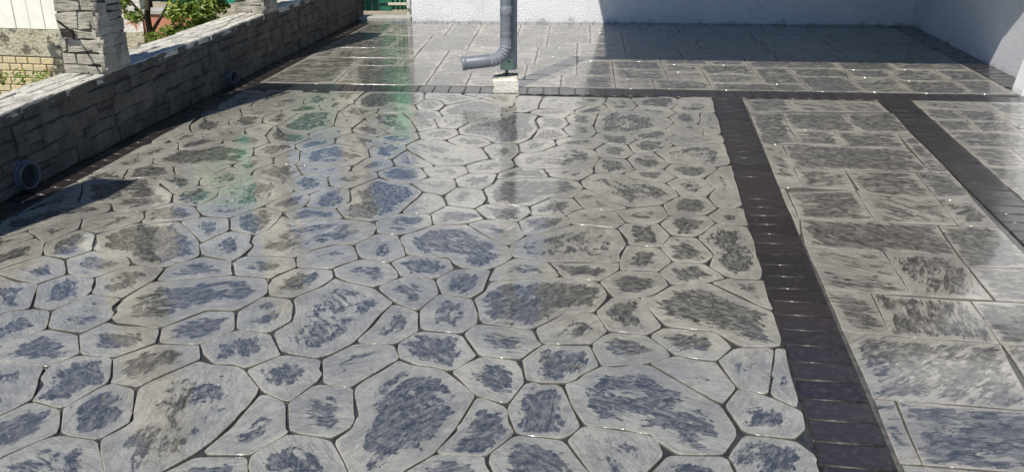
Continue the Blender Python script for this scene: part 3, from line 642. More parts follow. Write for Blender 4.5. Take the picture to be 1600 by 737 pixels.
[-1264,6355,-1290,6458,-1336,6533,-1396,6554,-1430,6557,-1460,6355,-1460,6324,-1439,6252,-1425,6236,-1339,6192,-1317,6208,-1260,6338],
[-1127,6195,-1128,6209,-1098,6234,-1103,6310,-1240,6335,-1261,6325,-1320,6195,-1324,6178,-1315,6164,-1309,6129,-1280,6073,-1171,6050,-1149,6059],
[-1300,6102,-1316,6136,-1323,6172,-1336,6187,-1420,6227,-1444,6250,-1462,6230,-1520,6102,-1544,6062,-1550,6036,-1538,6017,-1459,5983,-1420,5977,-1302,6063,-1297,6082],
[-1087,6473,-1070,6593,-1324,6608,-1327,6543,-1292,6473,-1255,6345,-1112,6322,-1102,6353],
[-1454,6284,-1467,6338,-1429,6566,-1481,6567,-1529,6559,-1573,6505,-1686,6284,-1731,6204,-1737,6165,-1688,6126,-1607,6072,-1573,6056,-1539,6072,-1449,6264],
[-1148,5778,-1160,5880,-1167,6039,-1255,6061,-1300,6058,-1405,5986,-1429,5956,-1451,5827,-1465,5778,-1483,5685,-1483,5646,-1380,5532,-1343,5509,-1254,5489,-1194,5571,-1139,5661,-1134,5694],
[-975,5778,-968,5812,-968,5831,-978,5846,-1089,5886,-1158,6043,-1159,5951,-1142,5778,-1127,5669,-1094,5638,-1018,5612,-998,5635],
[-984,5501,-1004,5560,-1002,5587,-1013,5608,-1080,5626,-1099,5636,-1121,5658,-1159,5621,-1215,5532,-1241,5501,-1250,5480,-1232,5389,-1216,5369,-1080,5376,-1063,5388],
[-780,5319,-824,5388,-941,5457,-976,5493,-1000,5477,-1058,5390,-1067,5367,-1059,5319,-1052,5276,-1034,5260,-871,5171,-839,5161,-813,5213,-798,5231,-771,5243,-751,5264],
[-1053,5271,-1071,5363,-1090,5372,-1228,5360,-1268,5271,-1277,5253,-1279,5212,-1272,5192,-1236,5129,-1214,5115,-1163,5156],
[-812,5026,-841,5151,-927,5194,-1050,5266,-1219,5094,-1212,5026,-1184,4902,-1192,4846,-1151,4835,-954,4848,-877,4840,-858,4872,-839,4939,-809,4994],
[-1456,5851,-1438,5938,-1437,5973,-1552,6016,-1572,5994,-1616,5897,-1623,5883,-1622,5851,-1605,5771,-1589,5726,-1496,5665,-1480,5713],
[-1242,5422,-1263,5485,-1372,5508,-1442,5595,-1506,5657,-1504,5422,-1451,5294,-1432,5280,-1386,5279,-1303,5260,-1275,5270,-1249,5323,-1231,5372],
[-1512,5575,-1509,5629,-1515,5670,-1608,5726,-1666,5617,-1675,5589,-1671,5575,-1637,5470,-1512,5433],
[-1612,5775,-1628,5841,-1628,5866,-1640,5883,-1663,5885,-1765,5917,-1790,5913,-1801,5888,-1835,5793,-1826,5775,-1821,5742,-1788,5680,-1693,5611,-1669,5622,-1602,5737],
[-1552,6022,-1564,6044,-1676,6109,-1753,6172,-1779,6167,-1801,6154,-1845,6094,-1817,6022,-1795,5956,-1777,5923,-1635,5886,-1618,5902,-1574,6001],
[-1658,5505,-1674,5569,-1692,5602,-1789,5675,-1809,5648,-1861,5505,-1901,5483,-1901,5460,-1885,5416,-1741,5371,-1649,5468,-1649,5487],
[-1468,5324,-1513,5432,-1638,5467,-1690,5423,-1734,5370,-1731,5324,-1724,5281,-1706,5266,-1626,5217,-1511,5166,-1454,5279],
[-1800,5693,-1823,5730,-1836,5793,-1990,5860,-2041,5900,-2043,5728,-2049,5693,-2043,5658,-2027,5627,-2024,5605,-1988,5531,-1965,5508,-1903,5486,-1875,5504,-1854,5532,-1836,5593,-1802,5672],
[-1794,5940,-1847,6089,-1872,6085,-1972,6046,-1998,6044,-2049,5990,-2067,5940,-2064,5913,-2029,5896,-1977,5858,-1957,5854,-1851,5806,-1831,5814,-1794,5907],
[-1893,5390,-1885,5406,-1889,5421,-1918,5483,-1985,5510,-2021,5500,-2059,5390,-2069,5363,-2054,5322,-2031,5300,-2001,5290,-1985,5293],
[-1728,5277,-1741,5364,-1805,5386,-1880,5403,-1917,5355,-1980,5296,-1987,5277,-1947,5158,-1922,5155,-1845,5182],
[-1281,5137,-1261,5159,-1279,5197,-1281,5252,-1417,5276,-1440,5276,-1459,5263,-1508,5155,-1504,5137,-1475,5028,-1417,4999,-1371,4983,-1347,4989,-1292,5121],
[-1204,4981,-1228,5111,-1245,5136,-1270,5138,-1291,5111,-1346,4981,-1325,4873,-1308,4865,-1206,4854,-1184,4895],
[-1809,6349,-1803,6362,-1808,6588,-1839,6642,-1934,6655,-1963,6588,-1989,6425,-1988,6402,-1995,6385,-1993,6366,-2000,6349,-1999,6331,-2022,6213,-2008,6108,-1981,6055,-1846,6101,-1795,6172,-1802,6235,-1803,6336],
[-1605,6451,-1570,6521,-1519,6587,-1534,6624,-1806,6646,-1802,6451,-1794,6182,-1750,6178,-1650,6374,-1639,6384],
[-2032,5486,-2033,5493,-1989,5514,-2024,5589,-2049,5663,-2077,5871,-2137,5486,-2165,5312,-2149,5263,-2114,5254,-2077,5267,-2062,5395],
[-2019,5003,-1966,5109,-1953,5162,-1984,5255,-2018,5293,-2112,5242,-2153,5261,-2181,5216,-2212,5003,-2264,4705,-2190,4762,-2112,4771,-2078,4789,-2015,4869,-2005,4896,-2031,4977],
[-1205,815,-1214,870,-1231,893,-1467,1068,-1536,1024,-1567,998,-1578,815,-1588,535,-1574,442,-1514,417,-1450,402,-1384,397,-1319,402,-1255,417,-1195,442,-1181,535],
[-115,906,-166,1033,-183,1052,-258,1063,-315,1083,-401,952,-422,906,-463,839,-482,792,-461,702,-410,696,-90,783,-79,815],
[813,1880,745,1942,714,1961,687,1976,596,2009,513,2009,421,1976,364,1942,335,1915,346,1880,513,1617,728,1540,779,1571,799,1702],
[655,658,664,691,694,915,657,946,421,800,417,733,421,705,415,682,421,658,414,610,418,553,413,363,434,261,498,245,563,240,616,324],
[-1065,1739,-1061,1772,-1029,1860,-1057,1891,-1168,1931,-1233,1944,-1266,1940,-1299,1944,-1401,1925,-1428,1901,-1446,1870,-1451,1833,-1416,1739,-1381,1655,-1377,1628,-1354,1567,-1324,1562,-1110,1625,-1094,1651,-1089,1681],
[-1903,2421,-1884,2457,-1872,2498,-1867,2545,-1913,2619,-1974,2690,-2024,2687,-2111,2629,-2242,2552,-2261,2530,-2261,2421,-2267,2307,-2253,2279,-2220,2270,-2111,2264,-2056,2251,-1984,2247,-1959,2269],
[-1893,635,-1957,744,-1981,762,-2161,798,-2189,794,-2209,774,-2235,727,-2255,710,-2264,686,-2243,635,-2242,614,-2222,577,-2193,469,-2108,217,-2043,222,-1979,237,-1918,263,-1862,297,-1812,339,-1770,389,-1794,475],
[462,1685,399,1790,320,1890,53,1685,5,1646,1,1603,163,1506,192,1494,224,1494,507,1603,488,1648],
[748,1368,765,1492,715,1538,546,1595,498,1598,306,1514,219,1486,209,1456,219,1393,217,1368,234,1221,254,1194,321,1184,410,1184,666,1160,728,1191],
[-627,1172,-593,1231,-692,1431,-924,1375,-1009,1247,-992,1172,-975,1071,-871,986,-841,974,-808,973,-715,981,-649,1107],
[51,583,26,727,1,756,-70,782,-272,722,-459,677,-488,583,-528,468,-544,394,-510,338,-467,288,-417,245,-361,211,-300,186,-237,170,-171,165,-106,170,-42,186,19,211,74,245,99,313],
[-2223,1800,-2226,1839,-2249,1873,-2343,1980,-2706,1875,-2722,1839,-2725,1800,-2741,1713,-2505,1602,-2474,1599,-2421,1636,-2396,1647,-2377,1667,-2226,1760],
[-881,845,-858,930,-856,967,-957,1050,-993,1043,-1024,1024,-1049,1000,-1108,961,-1139,929,-1187,898,-1208,874,-1203,845,-1194,790,-1196,757,-1178,544,-1153,448,-1089,432,-1024,427,-965,475],
[-1895,934,-1876,991,-1880,1021,-2053,1047,-2200,1081,-2250,1077,-2264,1041,-2224,934,-2179,807,-1968,768,-1952,795],
[-2226,550,-2228,571,-2247,608,-2269,677,-2290,690,-2340,684,-2458,683,-2488,677,-2584,550,-2728,363,-2700,304,-2657,254,-2607,212,-2551,177,-2491,152,-2427,137,-2361,132,-2296,137,-2232,152,-2172,177,-2116,212,-2176,415],
[-2005,2993,-2067,3125,-2089,3144,-2107,3172,-2198,3237,-2240,3256,-2278,3239,-2466,3188,-2513,3153,-2537,2993,-2468,2951,-2358,2912,-2282,2878,-2220,2859,-2046,2784,-2000,2795,-1994,2927],
[407,662,414,710,401,798,236,846,167,853,54,769,32,737,42,662,101,341,135,264,199,249,265,244,330,249,394,264,408,380,407,615,413,638],
[-669,1627,-736,1680,-752,1701,-899,1827,-937,1868,-979,1873,-1023,1870,-1076,1684,-1100,1627,-1000,1488,-937,1385,-751,1423,-711,1439,-678,1466,-622,1583],
[-1999,2734,-2031,2777,-2142,2816,-2217,2850,-2280,2868,-2356,2905,-2540,2974,-2574,2734,-2585,2689,-2540,2657,-2272,2551,-2244,2557,-2024,2691],
[-1912,2098,-1969,2228,-2039,2248,-2149,2255,-2204,2268,-2275,2272,-2353,2202,-2349,2098,-2340,2000,-2323,1971,-2226,1858,-2184,1871,-2149,1890,-2119,1914,-2017,1966,-1923,2024,-1893,2057],
[175,1003,176,1134,144,1150,-3,1167,-50,1145,-99,1099,-160,1054,-146,1003,-70,798,-39,776,35,762,123,829,171,876],
[-487,779,-512,816,-601,884,-641,924,-714,977,-840,964,-855,929,-889,779,-962,482,-936,406,-875,381,-811,366,-746,361,-680,366,-617,381,-556,406,-512,545,-490,593,-465,688],
[-1786,1451,-1761,1492,-1793,1568,-1832,1590,-1945,1604,-1970,1614,-1998,1613,-2023,1623,-2118,1636,-2159,1451,-2191,1329,-2170,1304,-1892,1319,-1867,1337],
[-2511,769,-2545,920,-2560,954,-2804,1064,-2849,1037,-2891,769,-2940,484,-2900,431,-2844,396,-2783,371,-2715,385,-2509,664,-2495,688],
[-977,1439,-1093,1605,-1120,1616,-1334,1552,-1375,1503,-1407,1439,-1433,1398,-1437,1354,-1404,1274,-1268,1260,-1205,1262,-1042,1253,-1005,1266,-945,1363,-950,1403],
[-1429,1916,-1474,2014,-1513,2069,-1543,2085,-1568,2108,-1601,2114,-1779,2073,-1863,2060,-1890,2031,-1857,1947,-1837,1916,-1822,1866,-1806,1845,-1760,1731,-1730,1719,-1493,1829,-1461,1850],
[701,993,718,1111,676,1156,258,1184,220,1178,193,1155,181,1119,176,993,181,866,417,802,647,946],
[-1421,1231,-1417,1275,-1451,1355,-1527,1398,-1733,1479,-1772,1470,-1866,1318,-1864,1258,-1851,1231,-1821,1057,-1694,1023,-1577,1000,-1542,1021,-1479,1074],
[-88,1751,-105,1785,-132,1886,-155,1913,-223,1936,-318,1944,-412,1936,-475,1908,-480,1869,-518,1751,-548,1633,-527,1599,-194,1507,-157,1530,-55,1617],
[-2220,3501,-2221,3522,-2259,3596,-2329,3663,-2387,3699,-2422,3705,-2454,3501,-2502,3212,-2455,3192,-2234,3264,-2208,3353,-2206,3452],
[-2352,2067,-2355,2132,-2367,2202,-2628,2300,-2654,2266,-2681,2067,-2710,1910,-2683,1888,-2374,1976,-2348,2001],
[-270,1354,-203,1468,-218,1506,-551,1598,-592,1581,-626,1553,-687,1439,-669,1393,-643,1354,-584,1241,-370,1177,-299,1312],
[-492,1856,-481,1924,-514,1947,-600,1983,-693,1998,-761,1989,-837,1961,-934,1894,-922,1856,-856,1803,-839,1781,-693,1655,-654,1614,-604,1582,-565,1606],
[216,1336,199,1483,-40,1617,-175,1501,-126,1394,-91,1336,-20,1196,1,1180,146,1151,187,1151,214,1174,226,1210],
[-2248,1158,-2253,1234,-2267,1269,-2394,1337,-2453,1357,-2536,1315,-2577,1286,-2630,1264,-2823,1158,-2841,1102,-2786,1061,-2549,961,-2348,1022,-2274,1051,-2253,1083],
[-1795,1786,-1810,1837,-1827,1858,-1891,2019,-1931,2013,-1967,1994,-1996,1970,-2098,1918,-2192,1860,-2215,1826,-2218,1786,-2208,1748,-2114,1639,-2045,1633,-2020,1623,-1992,1624,-1939,1610,-1827,1595,-1789,1609,-1762,1682,-1762,1720],
[-2153,1513,-2120,1635,-2213,1745,-2252,1740,-2341,1676,-2366,1666,-2385,1646,-2460,1601,-2479,1575,-2467,1513,-2454,1429,-2435,1366,-2249,1265,-2215,1288,-2194,1328],
[-2462,1445,-2475,1529,-2494,1592,-2527,1601,-2723,1697,-2752,1662,-2784,1445,-2827,1188,-2771,1188,-2641,1266,-2590,1288,-2548,1317,-2469,1357,-2450,1383],
[-2271,2433,-2264,2483,-2270,2542,-2531,2650,-2590,2665,-2612,2530,-2611,2495,-2629,2433,-2645,2319,-2606,2298,-2480,2249,-2350,2214,-2323,2241,-2294,2259,-2274,2286],
[-982,1072,-999,1173,-1025,1245,-1332,1258,-1390,1265,-1418,1232,-1463,1072,-1248,916,-1197,893,-1173,917,-1113,956,-1082,988,-1057,1001,-1006,1042],
[-1582,827,-1578,971,-1603,1000,-1809,1040,-1842,1032,-1863,1000,-1933,827,-1953,770,-1898,659,-1776,446,-1710,414,-1646,430,-1592,468],
[302,1882,321,1916,292,1944,234,1978,185,1997,101,2010,17,1997,-32,1978,-90,1944,-118,1916,-128,1882,-111,1848,-97,1781,-59,1661,-29,1625,101,1724,122,1748],
[-2202,829,-2266,1040,-2307,1033,-2541,951,-2516,829,-2489,713,-2474,690,-2445,689,-2394,695,-2277,696,-2257,713,-2246,736,-2210,776,-2196,801],
[-1853,1167,-1873,1304,-1905,1312,-2010,1303,-2033,1308,-2078,1301,-2190,1298,-2221,1275,-2242,1243,-2247,1167,-2242,1092,-2010,1054,-1863,1020,-1836,1041,-1831,1076,-1841,1141],
[-1386,1636,-1420,1720,-1425,1747,-1448,1809,-1471,1834,-1747,1705,-1773,1636,-1791,1596,-1766,1519,-1739,1488,-1703,1469,-1449,1370,-1357,1545,-1373,1611],
[-42,1217,-127,1394,-185,1497,-313,1259,-342,1217,-362,1159,-344,1136,-335,1107,-316,1085,-185,1060,-160,1062,-138,1074,-89,1121,-28,1166,-29,1192],
[-352,1053,-333,1082,-339,1111,-357,1134,-366,1163,-420,1186,-470,1196,-492,1208,-516,1210,-574,1230,-598,1213,-609,1180,-644,1118,-666,1053,-700,993,-689,965,-661,948,-643,927,-574,876,-549,848,-516,823,-479,819],
[-1586,2275,-1610,2343,-1668,2421,-1714,2459,-1821,2514,-1861,2505,-1951,2275,-1963,2240,-1911,2107,-1891,2072,-1847,2070,-1591,2123,-1575,2153],
[3720,6052,3752,6103,3740,6209,3718,6259,3467,6272,3259,6291,3229,6255,3217,6052,3214,5981,3241,5954,3301,5920,3432,5830,3471,5811,3512,5806,3612,5921,3681,6013],
[4486,3611,4501,3784,4477,3815,4364,3831,4329,3826,4135,3611,4062,3525,4085,3487,4260,3400,4429,3303,4466,3342],
[4302,3808,4328,3843,4108,4082,4024,4068,3994,4032,3937,3808,3910,3707,3905,3661,4026,3555,4067,3546],
[4228,2232,4184,2281,4114,2342,4061,2402,4034,2426,4002,2438,3933,2431,3899,2418,3843,2330,3851,2292,3877,2232,3894,2210,3899,2188,3914,2171,3928,2126,4034,1909,4100,1819,4164,1835,4224,1860,4280,1894,4330,1937,4361,1995,4368,2062,4322,2139],
[4426,2880,4438,2951,4452,3181,4238,3064,4189,3031,4093,2984,4066,2955,4068,2880,4200,2688,4227,2661,4298,2657,4376,2641,4412,2656,4425,2787],
[3331,3633,3321,3664,3309,3768,2757,3819,2842,3633,2867,3592,2899,3519,3042,3473,3194,3414,3230,3422,3347,3519],
[2860,2693,2825,2730,2818,2748,2802,2760,2796,2779,2736,2856,2710,2865,2589,2814,2583,2785,2582,2693,2576,2430,2612,2392,2812,2378,2951,2361,2954,2449,2947,2572],
[3873,4916,4013,5036,3728,5082,3701,5093,3671,5093,3539,5121,3508,5102,3439,5020,3439,4983,3457,4916,3487,4802,3506,4779,3581,4725,3611,4711,3643,4708,3731,4795],
[3266,1509,3203,1625,3151,1706,2818,1646,2800,1602,2908,1509,3020,1417,3087,1351,3140,1345,3205,1346,3255,1386,3305,1438],
[4254,5468,4273,5502,4265,5535,4229,5591,3938,5637,3919,5610,3892,5591,3812,5508,3838,5468,4009,5141,4061,5137],
[3539,5474,3565,5517,3569,5563,3522,5639,3478,5657,3275,5601,2961,5527,2979,5474,3065,5357,3115,5344,3227,5341,3253,5346,3295,5339,3432,5338,3481,5339],
[3513,757,3509,810,3497,861,3457,901,3314,949,3283,968,3210,977,3175,972,3081,942,3038,894,2990,851,2909,757,2907,562,2972,554,3142,552,3175,556,3207,552,3455,554,3541,570],
[4056,848,4018,904,3926,1001,3875,1018,3629,1067,3513,901,3509,848,3552,553,3800,550,3894,557],
[3202,3287,3206,3391,3181,3418,3082,3446,2930,3505,2894,3498,2815,3287,2777,3173,2798,3139,2853,3084,3001,3057,3135,3024,3183,3037],
[3476,4827,3425,5012,3290,5013,3107,5010,3053,4947,3037,4909,3048,4865,3067,4827,3133,4612,3169,4590,3290,4669,3436,4752,3481,4796],
[3211,6085,3223,6250,3204,6294,2827,6318,2798,6284,2787,6237,2776,6120,2766,6085,2736,5826,2750,5747,2806,5713,3148,5933,3207,5978],
[2723,1146,2742,1213,2635,1447,2584,1445,2228,1146,2446,967,2473,949,2505,941,2537,946,2625,974,2659,978,2694,1033,2707,1091,2721,1117],
[4618,5300,4634,5444,4585,5469,4283,5512,4159,5300,4037,5071,4082,5030,4300,4973,4470,4937,4542,4927,4594,4968],
[3941,5770,3939,5932,3916,5962,3857,6016,3777,6079,3731,6061,3552,5843,3504,5770,3510,5683,3527,5643,3574,5567,3616,5549,3699,5531,3777,5526,3815,5529,3899,5602,3939,5652],
[3508,4271,3568,4349,3534,4375,3164,4498,3116,4485,3079,4453,2966,4329,2940,4271,3329,4063,3360,4080,3401,4131,3413,4156,3445,4187,3485,4247],
[3602,1663,3694,1769,3648,1806,3616,1844,3543,1907,3439,1888,3239,1837,3168,1727,3167,1694,3187,1663,3299,1458,3330,1436,3365,1433,3399,1450,3450,1497,3466,1524],
[3379,3941,3341,4039,3318,4063,3180,4132,2999,4236,2908,4274,2854,4237,2811,4187,2777,4131,2752,4070,2737,4007,2731,3941,2737,3876,2773,3819,3312,3779,3391,3903],
[3880,2473,3770,2664,3743,2691,3708,2699,3672,2717,3637,2692,3584,2594,3508,2473,3435,2352,3439,2303,3503,2240,3555,2242,3757,2307,3824,2320,3884,2404,3899,2437],
[3504,5734,3500,5777,3463,5809,3362,5866,3230,5956,3195,5961,2856,5734,2818,5669,2833,5605,2884,5557,2945,5527,3182,5584,3251,5607,3470,5656,3507,5690],
[4208,2658,4176,2720,4136,2767,4059,2883,3766,2692,3777,2658,3888,2466,3914,2439,3952,2445,3985,2442,4018,2452,4067,2498,4082,2525],
[3928,5280,3816,5497,3783,5519,3705,5524,3621,5539,3578,5529,3520,5415,3486,5314,3497,5280,3520,5145,3548,5122,3621,5114,3648,5103,3677,5103,3810,5075,4032,5042,4013,5123],
[4459,3215,4462,3270,4407,3311,4182,3427,4069,3492,3963,3325,3941,3303,3929,3275,3908,3248,3898,3215,3915,3114,3945,3093,4042,2997,4076,2981,4419,3167],
[3591,2618,3631,2684,3644,2729,3550,2861,3518,2898,3476,2931,3426,2935,3385,2880,3284,2618,3192,2384,3381,2334,3426,2345],
[2707,1774,2653,1814,2623,1845,2440,1994,2291,2124,2241,2095,2227,1952,2207,1839,2204,1774,2193,1706,2207,1674,2591,1518,2644,1535,2719,1614,2734,1668,2725,1724],
[4287,1068,4313,1371,4283,1441,4211,1431,3965,1068,3930,1015,3977,952,4061,863,4266,896,4279,933],
[4021,4682,4019,4709,4027,4739,4040,4944,4033,5041,3888,4923,3762,4803,3652,4713,3635,4682,3703,4393,3756,4394,3992,4540,4012,4564,4013,4629],
[3500,5202,3484,5300,3472,5333,3361,5336,3334,5331,3293,5338,3156,5339,3107,5337,3081,5310,3092,5202,3110,5019,3293,5016,3427,5016,3518,5129],
[4653,5703,4659,5827,4654,5877,4504,5876,4416,5882,4325,5882,4294,5871,4259,5703,4237,5612,4264,5551,4285,5523,4585,5471,4635,5484],
[3205,1875,3175,1926,3140,1964,3130,1987,3054,2095,2967,2202,2789,1875,2738,1784,2730,1728,2739,1672,2790,1646,3107,1703,3166,1728,3231,1842],
[4042,1191,4176,1382,4210,1487,4160,1529,4104,1564,4043,1589,3974,1568,3709,1224,3677,1191,3645,1148,3634,1100,3664,1064,3914,1019,3939,1036,4016,1158],
[3572,1197,3540,1229,3430,1370,3378,1424,3342,1427,3306,1424,3224,1360,3205,1334,3221,1197,3238,993,3342,946,3499,889,3618,1057,3622,1106,3604,1156],
[3732,3699,3588,3876,3561,3890,3427,3903,3392,3890,3312,3769,3323,3699,3333,3667,3333,3634,3353,3521,3427,3494,3531,3469,3566,3479,3595,3501,3758,3663],
[3317,2717,3378,2865,3398,2941,3222,3015,3174,3026,3133,2980,3017,2717,2970,2613,2953,2557,2958,2420,2991,2357,3174,2386,3216,2454],
[4252,4350,4231,4438,4215,4464,4028,4541,3997,4541,3767,4396,3749,4350,3767,4304,3832,4185,3866,4157,3974,4090,4015,4073,4100,4088,4136,4111,4189,4170,4257,4249,4270,4281],
[3038,1034,2934,1176,2910,1175,2888,1184,2864,1182,2837,1190,2770,1196,2746,1176,2731,1147,2717,1089,2704,1063,2701,1034,2689,1002,2697,972,2888,790,2926,793,3024,897,3073,939,3079,972],
[2784,2995,2823,3070,2815,3109,2769,3173,2413,3239,2387,3198,2380,3102,2361,2995,2357,2958,2365,2922,2412,2904,2564,2825,2591,2823,2712,2873,2744,2917],
[4256,669,4272,867,4242,887,4077,854,4053,831,4039,800,4020,778,4012,750,3963,669,3918,586,3941,551,4009,551,4229,554,4246,565],
[2856,3411,2894,3525,2781,3754,2735,3824,2670,3829,2604,3824,2540,3809,2480,3784,2454,3708,2418,3411,2400,3274,2437,3242,2743,3186,2777,3200],
[3898,3171,3895,3205,3881,3236,3683,3321,3592,3350,3533,3171,3454,2942,3501,2921,3569,2947,3874,3109,3902,3137],
[4680,6061,4688,6148,4677,6192,4443,6202,4307,6218,4279,6203,4276,6167,4249,6061,4229,5964,4247,5935,4274,5914,4295,5887,4552,5882,4665,5884],
[4519,4060,4536,4212,4510,4234,4283,4258,4253,4240,4128,4100,4132,4060,4252,3928,4349,3840,4505,3823,4515,3928],
[3858,1422,3993,1612,3959,1667,3911,1712,3730,1757,3669,1727,3561,1606,3536,1588,3520,1561,3437,1481,3391,1422,3423,1390,3494,1295,3516,1277,3621,1141,3660,1173,3826,1389],
[2587,1455,2604,1507,2409,1587,2378,1594,2330,1618,2247,1646,2209,1667,2183,1640,2168,1535,2170,1510,2162,1492,2165,1473,2156,1455,2121,1147,2177,1147,2230,1157],
[2469,836,2481,934,2245,1120,2192,1137,2136,1138,2112,1081,2102,1024,2082,836,2045,592,2082,551,2381,556,2420,580,2442,684,2449,755,2460,781,2459,809],
[2907,768,2807,853,2725,934,2673,974,2641,969,2553,941,2518,937,2489,920,2481,850,2470,824,2471,795,2462,768,2431,616,2427,555,2530,551,2572,557,2709,557,2752,551,2854,555,2903,578,2900,684],
[3215,1175,3203,1326,3178,1341,3094,1340,3072,1309,3054,1297,3007,1238,2944,1175,3094,960,3229,989,3230,1038],
[4056,2912,4060,2950,4045,2985,3917,3103,3884,3109,3775,3047,3578,2950,3517,2912,3647,2739,3748,2693,3868,2762,3925,2806,4039,2877],
[3935,2109,3918,2131,3913,2153,3898,2170,3859,2268,3840,2300,3810,2314,3693,2275,3660,2271,3534,2233,3518,2193,3526,2109,3545,1940,3564,1895,3675,1794,3722,1760,3902,1725,3967,1736,4023,1770,4073,1813],
[3650,4586,3627,4683,3603,4708,3572,4723,3497,4777,3411,4734,3169,4586,3144,4540,3175,4501,3497,4395,3542,4375,3591,4371,3697,4395],
[3525,2058,3506,2227,3443,2291,3408,2321,3274,2353,3224,2371,3171,2373,2983,2349,2972,2212,3087,2058,3117,2007,3152,1970,3177,1925,3240,1846,3489,1902,3536,1924],
[2573,2697,2578,2794,2566,2819,2374,2916,2347,2889,2324,2697,2278,2370,2318,2306,2545,2389,2572,2447],
[3098,4691,3032,4907,2993,4922,2637,4931,2614,4882,2595,4783,2588,4691,2577,4644,2555,4458,2580,4396,2630,4353,2686,4319,2747,4294,2810,4278,2876,4273,2937,4307,3089,4478,3126,4510,3139,4558,3117,4653],
[3557,3264,3586,3355,3565,3421,3547,3456,3369,3505,3332,3496,3300,3475,3216,3403,3207,3264,3194,3050,3230,3020,3407,2947,3456,2958],
[4398,2431,4396,2484,4411,2609,4381,2634,4304,2649,4233,2653,4201,2636,4152,2590,4137,2564,4035,2462,4040,2431,4084,2382,4154,2321,4185,2281,4329,2137,4374,2155,4386,2353],
[3955,3893,3993,4045,3977,4086,3868,4153,3827,4170,3712,4033,3583,3893,3750,3680,3783,3663,3898,3669],
[4261,6134,4273,6194,4261,6222,3865,6248,3746,6245,3758,6134,3783,6086,3822,6047,3921,5966,3954,5948,4215,5960,4231,5992,4234,6029],
[3091,5165,3068,5342,3047,5380,2945,5506,2890,5546,2825,5577,2761,5562,2701,5537,2683,5450,2666,5279,2646,5165,2623,4970,2661,4936,2853,4931,2890,4935,2968,4925,3011,4928,3047,4949,3100,5013,3102,5057],
[3079,1329,3077,1352,3043,1387,2996,1421,2785,1611,2722,1614,2628,1482,2649,1420,2692,1329,2737,1231,2761,1207,2858,1189,2907,1188,2929,1179,2969,1207,3015,1266],
[4549,4439,4579,4734,4544,4795,4282,4513,4245,4468,4235,4439,4271,4281,4302,4265,4529,4241,4542,4282],
[4022,3427,4047,3468,4059,3514,4029,3548,3906,3651,3867,3660,3828,3654,3792,3657,3757,3647,3728,3625,3565,3463,3569,3427,3594,3363,3770,3286,3816,3272,3890,3236],
[3062,2836,3137,3005,3098,3029,2866,3077,2829,3068,2752,2914,2735,2863,2755,2836,2790,2799,2797,2781,2813,2769,2819,2751,2846,2722,2945,2581,3016,2725],
[4265,5767,4287,5858,4282,5894,4255,5914,4235,5941,4203,5952,4080,5944,4017,5946,3946,5929,3944,5767,3946,5649,3977,5635,4230,5599],
[3758,4096,3791,4133,3824,4182,3765,4304,3739,4346,3704,4384,3600,4365,3557,4325,3486,4236,3473,4211,3441,4180,3402,4120,3378,4096,3352,4063,3352,4029,3389,3928,3422,3910,3459,3904,3557,3902,3587,3905],
[4411,4657,4511,4759,4568,4847,4534,4903,4466,4927,4298,4972,4078,5020,4045,4952,4030,4742,4033,4710,4024,4657,4026,4630,4017,4566,4039,4543,4226,4466],
[2888,2073,2914,2113,2966,2230,2967,2297,2943,2358,2609,2386,2558,2381,2508,2368,2459,2347,2398,2333,2337,2306,2286,2263,2260,2202,2288,2132,2356,2073,2410,2034,2440,2002,2704,1782,2745,1806]]
far_cells = []
shown = 0
for c in CELLS:
    p = [(c[i] / 1000, c[i + 1] / 1000) for i in range(0, len(c), 2)]
    if sum(v[0] for v in p) / len(p) > xs2r(sum(v[1] for v in p) / len(p)):
        if parea(p) < 0: p.reverse()
        p = clip(p, (xs2r(4) + .47, 4), (math.cos(R(7.6)), -math.sin(R(7.6))))
        if len(p) < 3 or abs(parea(p)) < .006: continue
    if any(in_frame(x, y) for x, y in p) and shown < 296:
        piece('flagstone', p, M_FLAG, slab, groove=random.uniform(-.0008, .0008), step=.075, jit=.005, lip=.0028, deep=.011)
        shown += 1
    else:
        far_cells.append(p)
if far_cells:
    pieces_joined('outer_flagstones', far_cells, M_FLAG, slab, groove=.002, step=.09, jit=.004, lip=.0028)

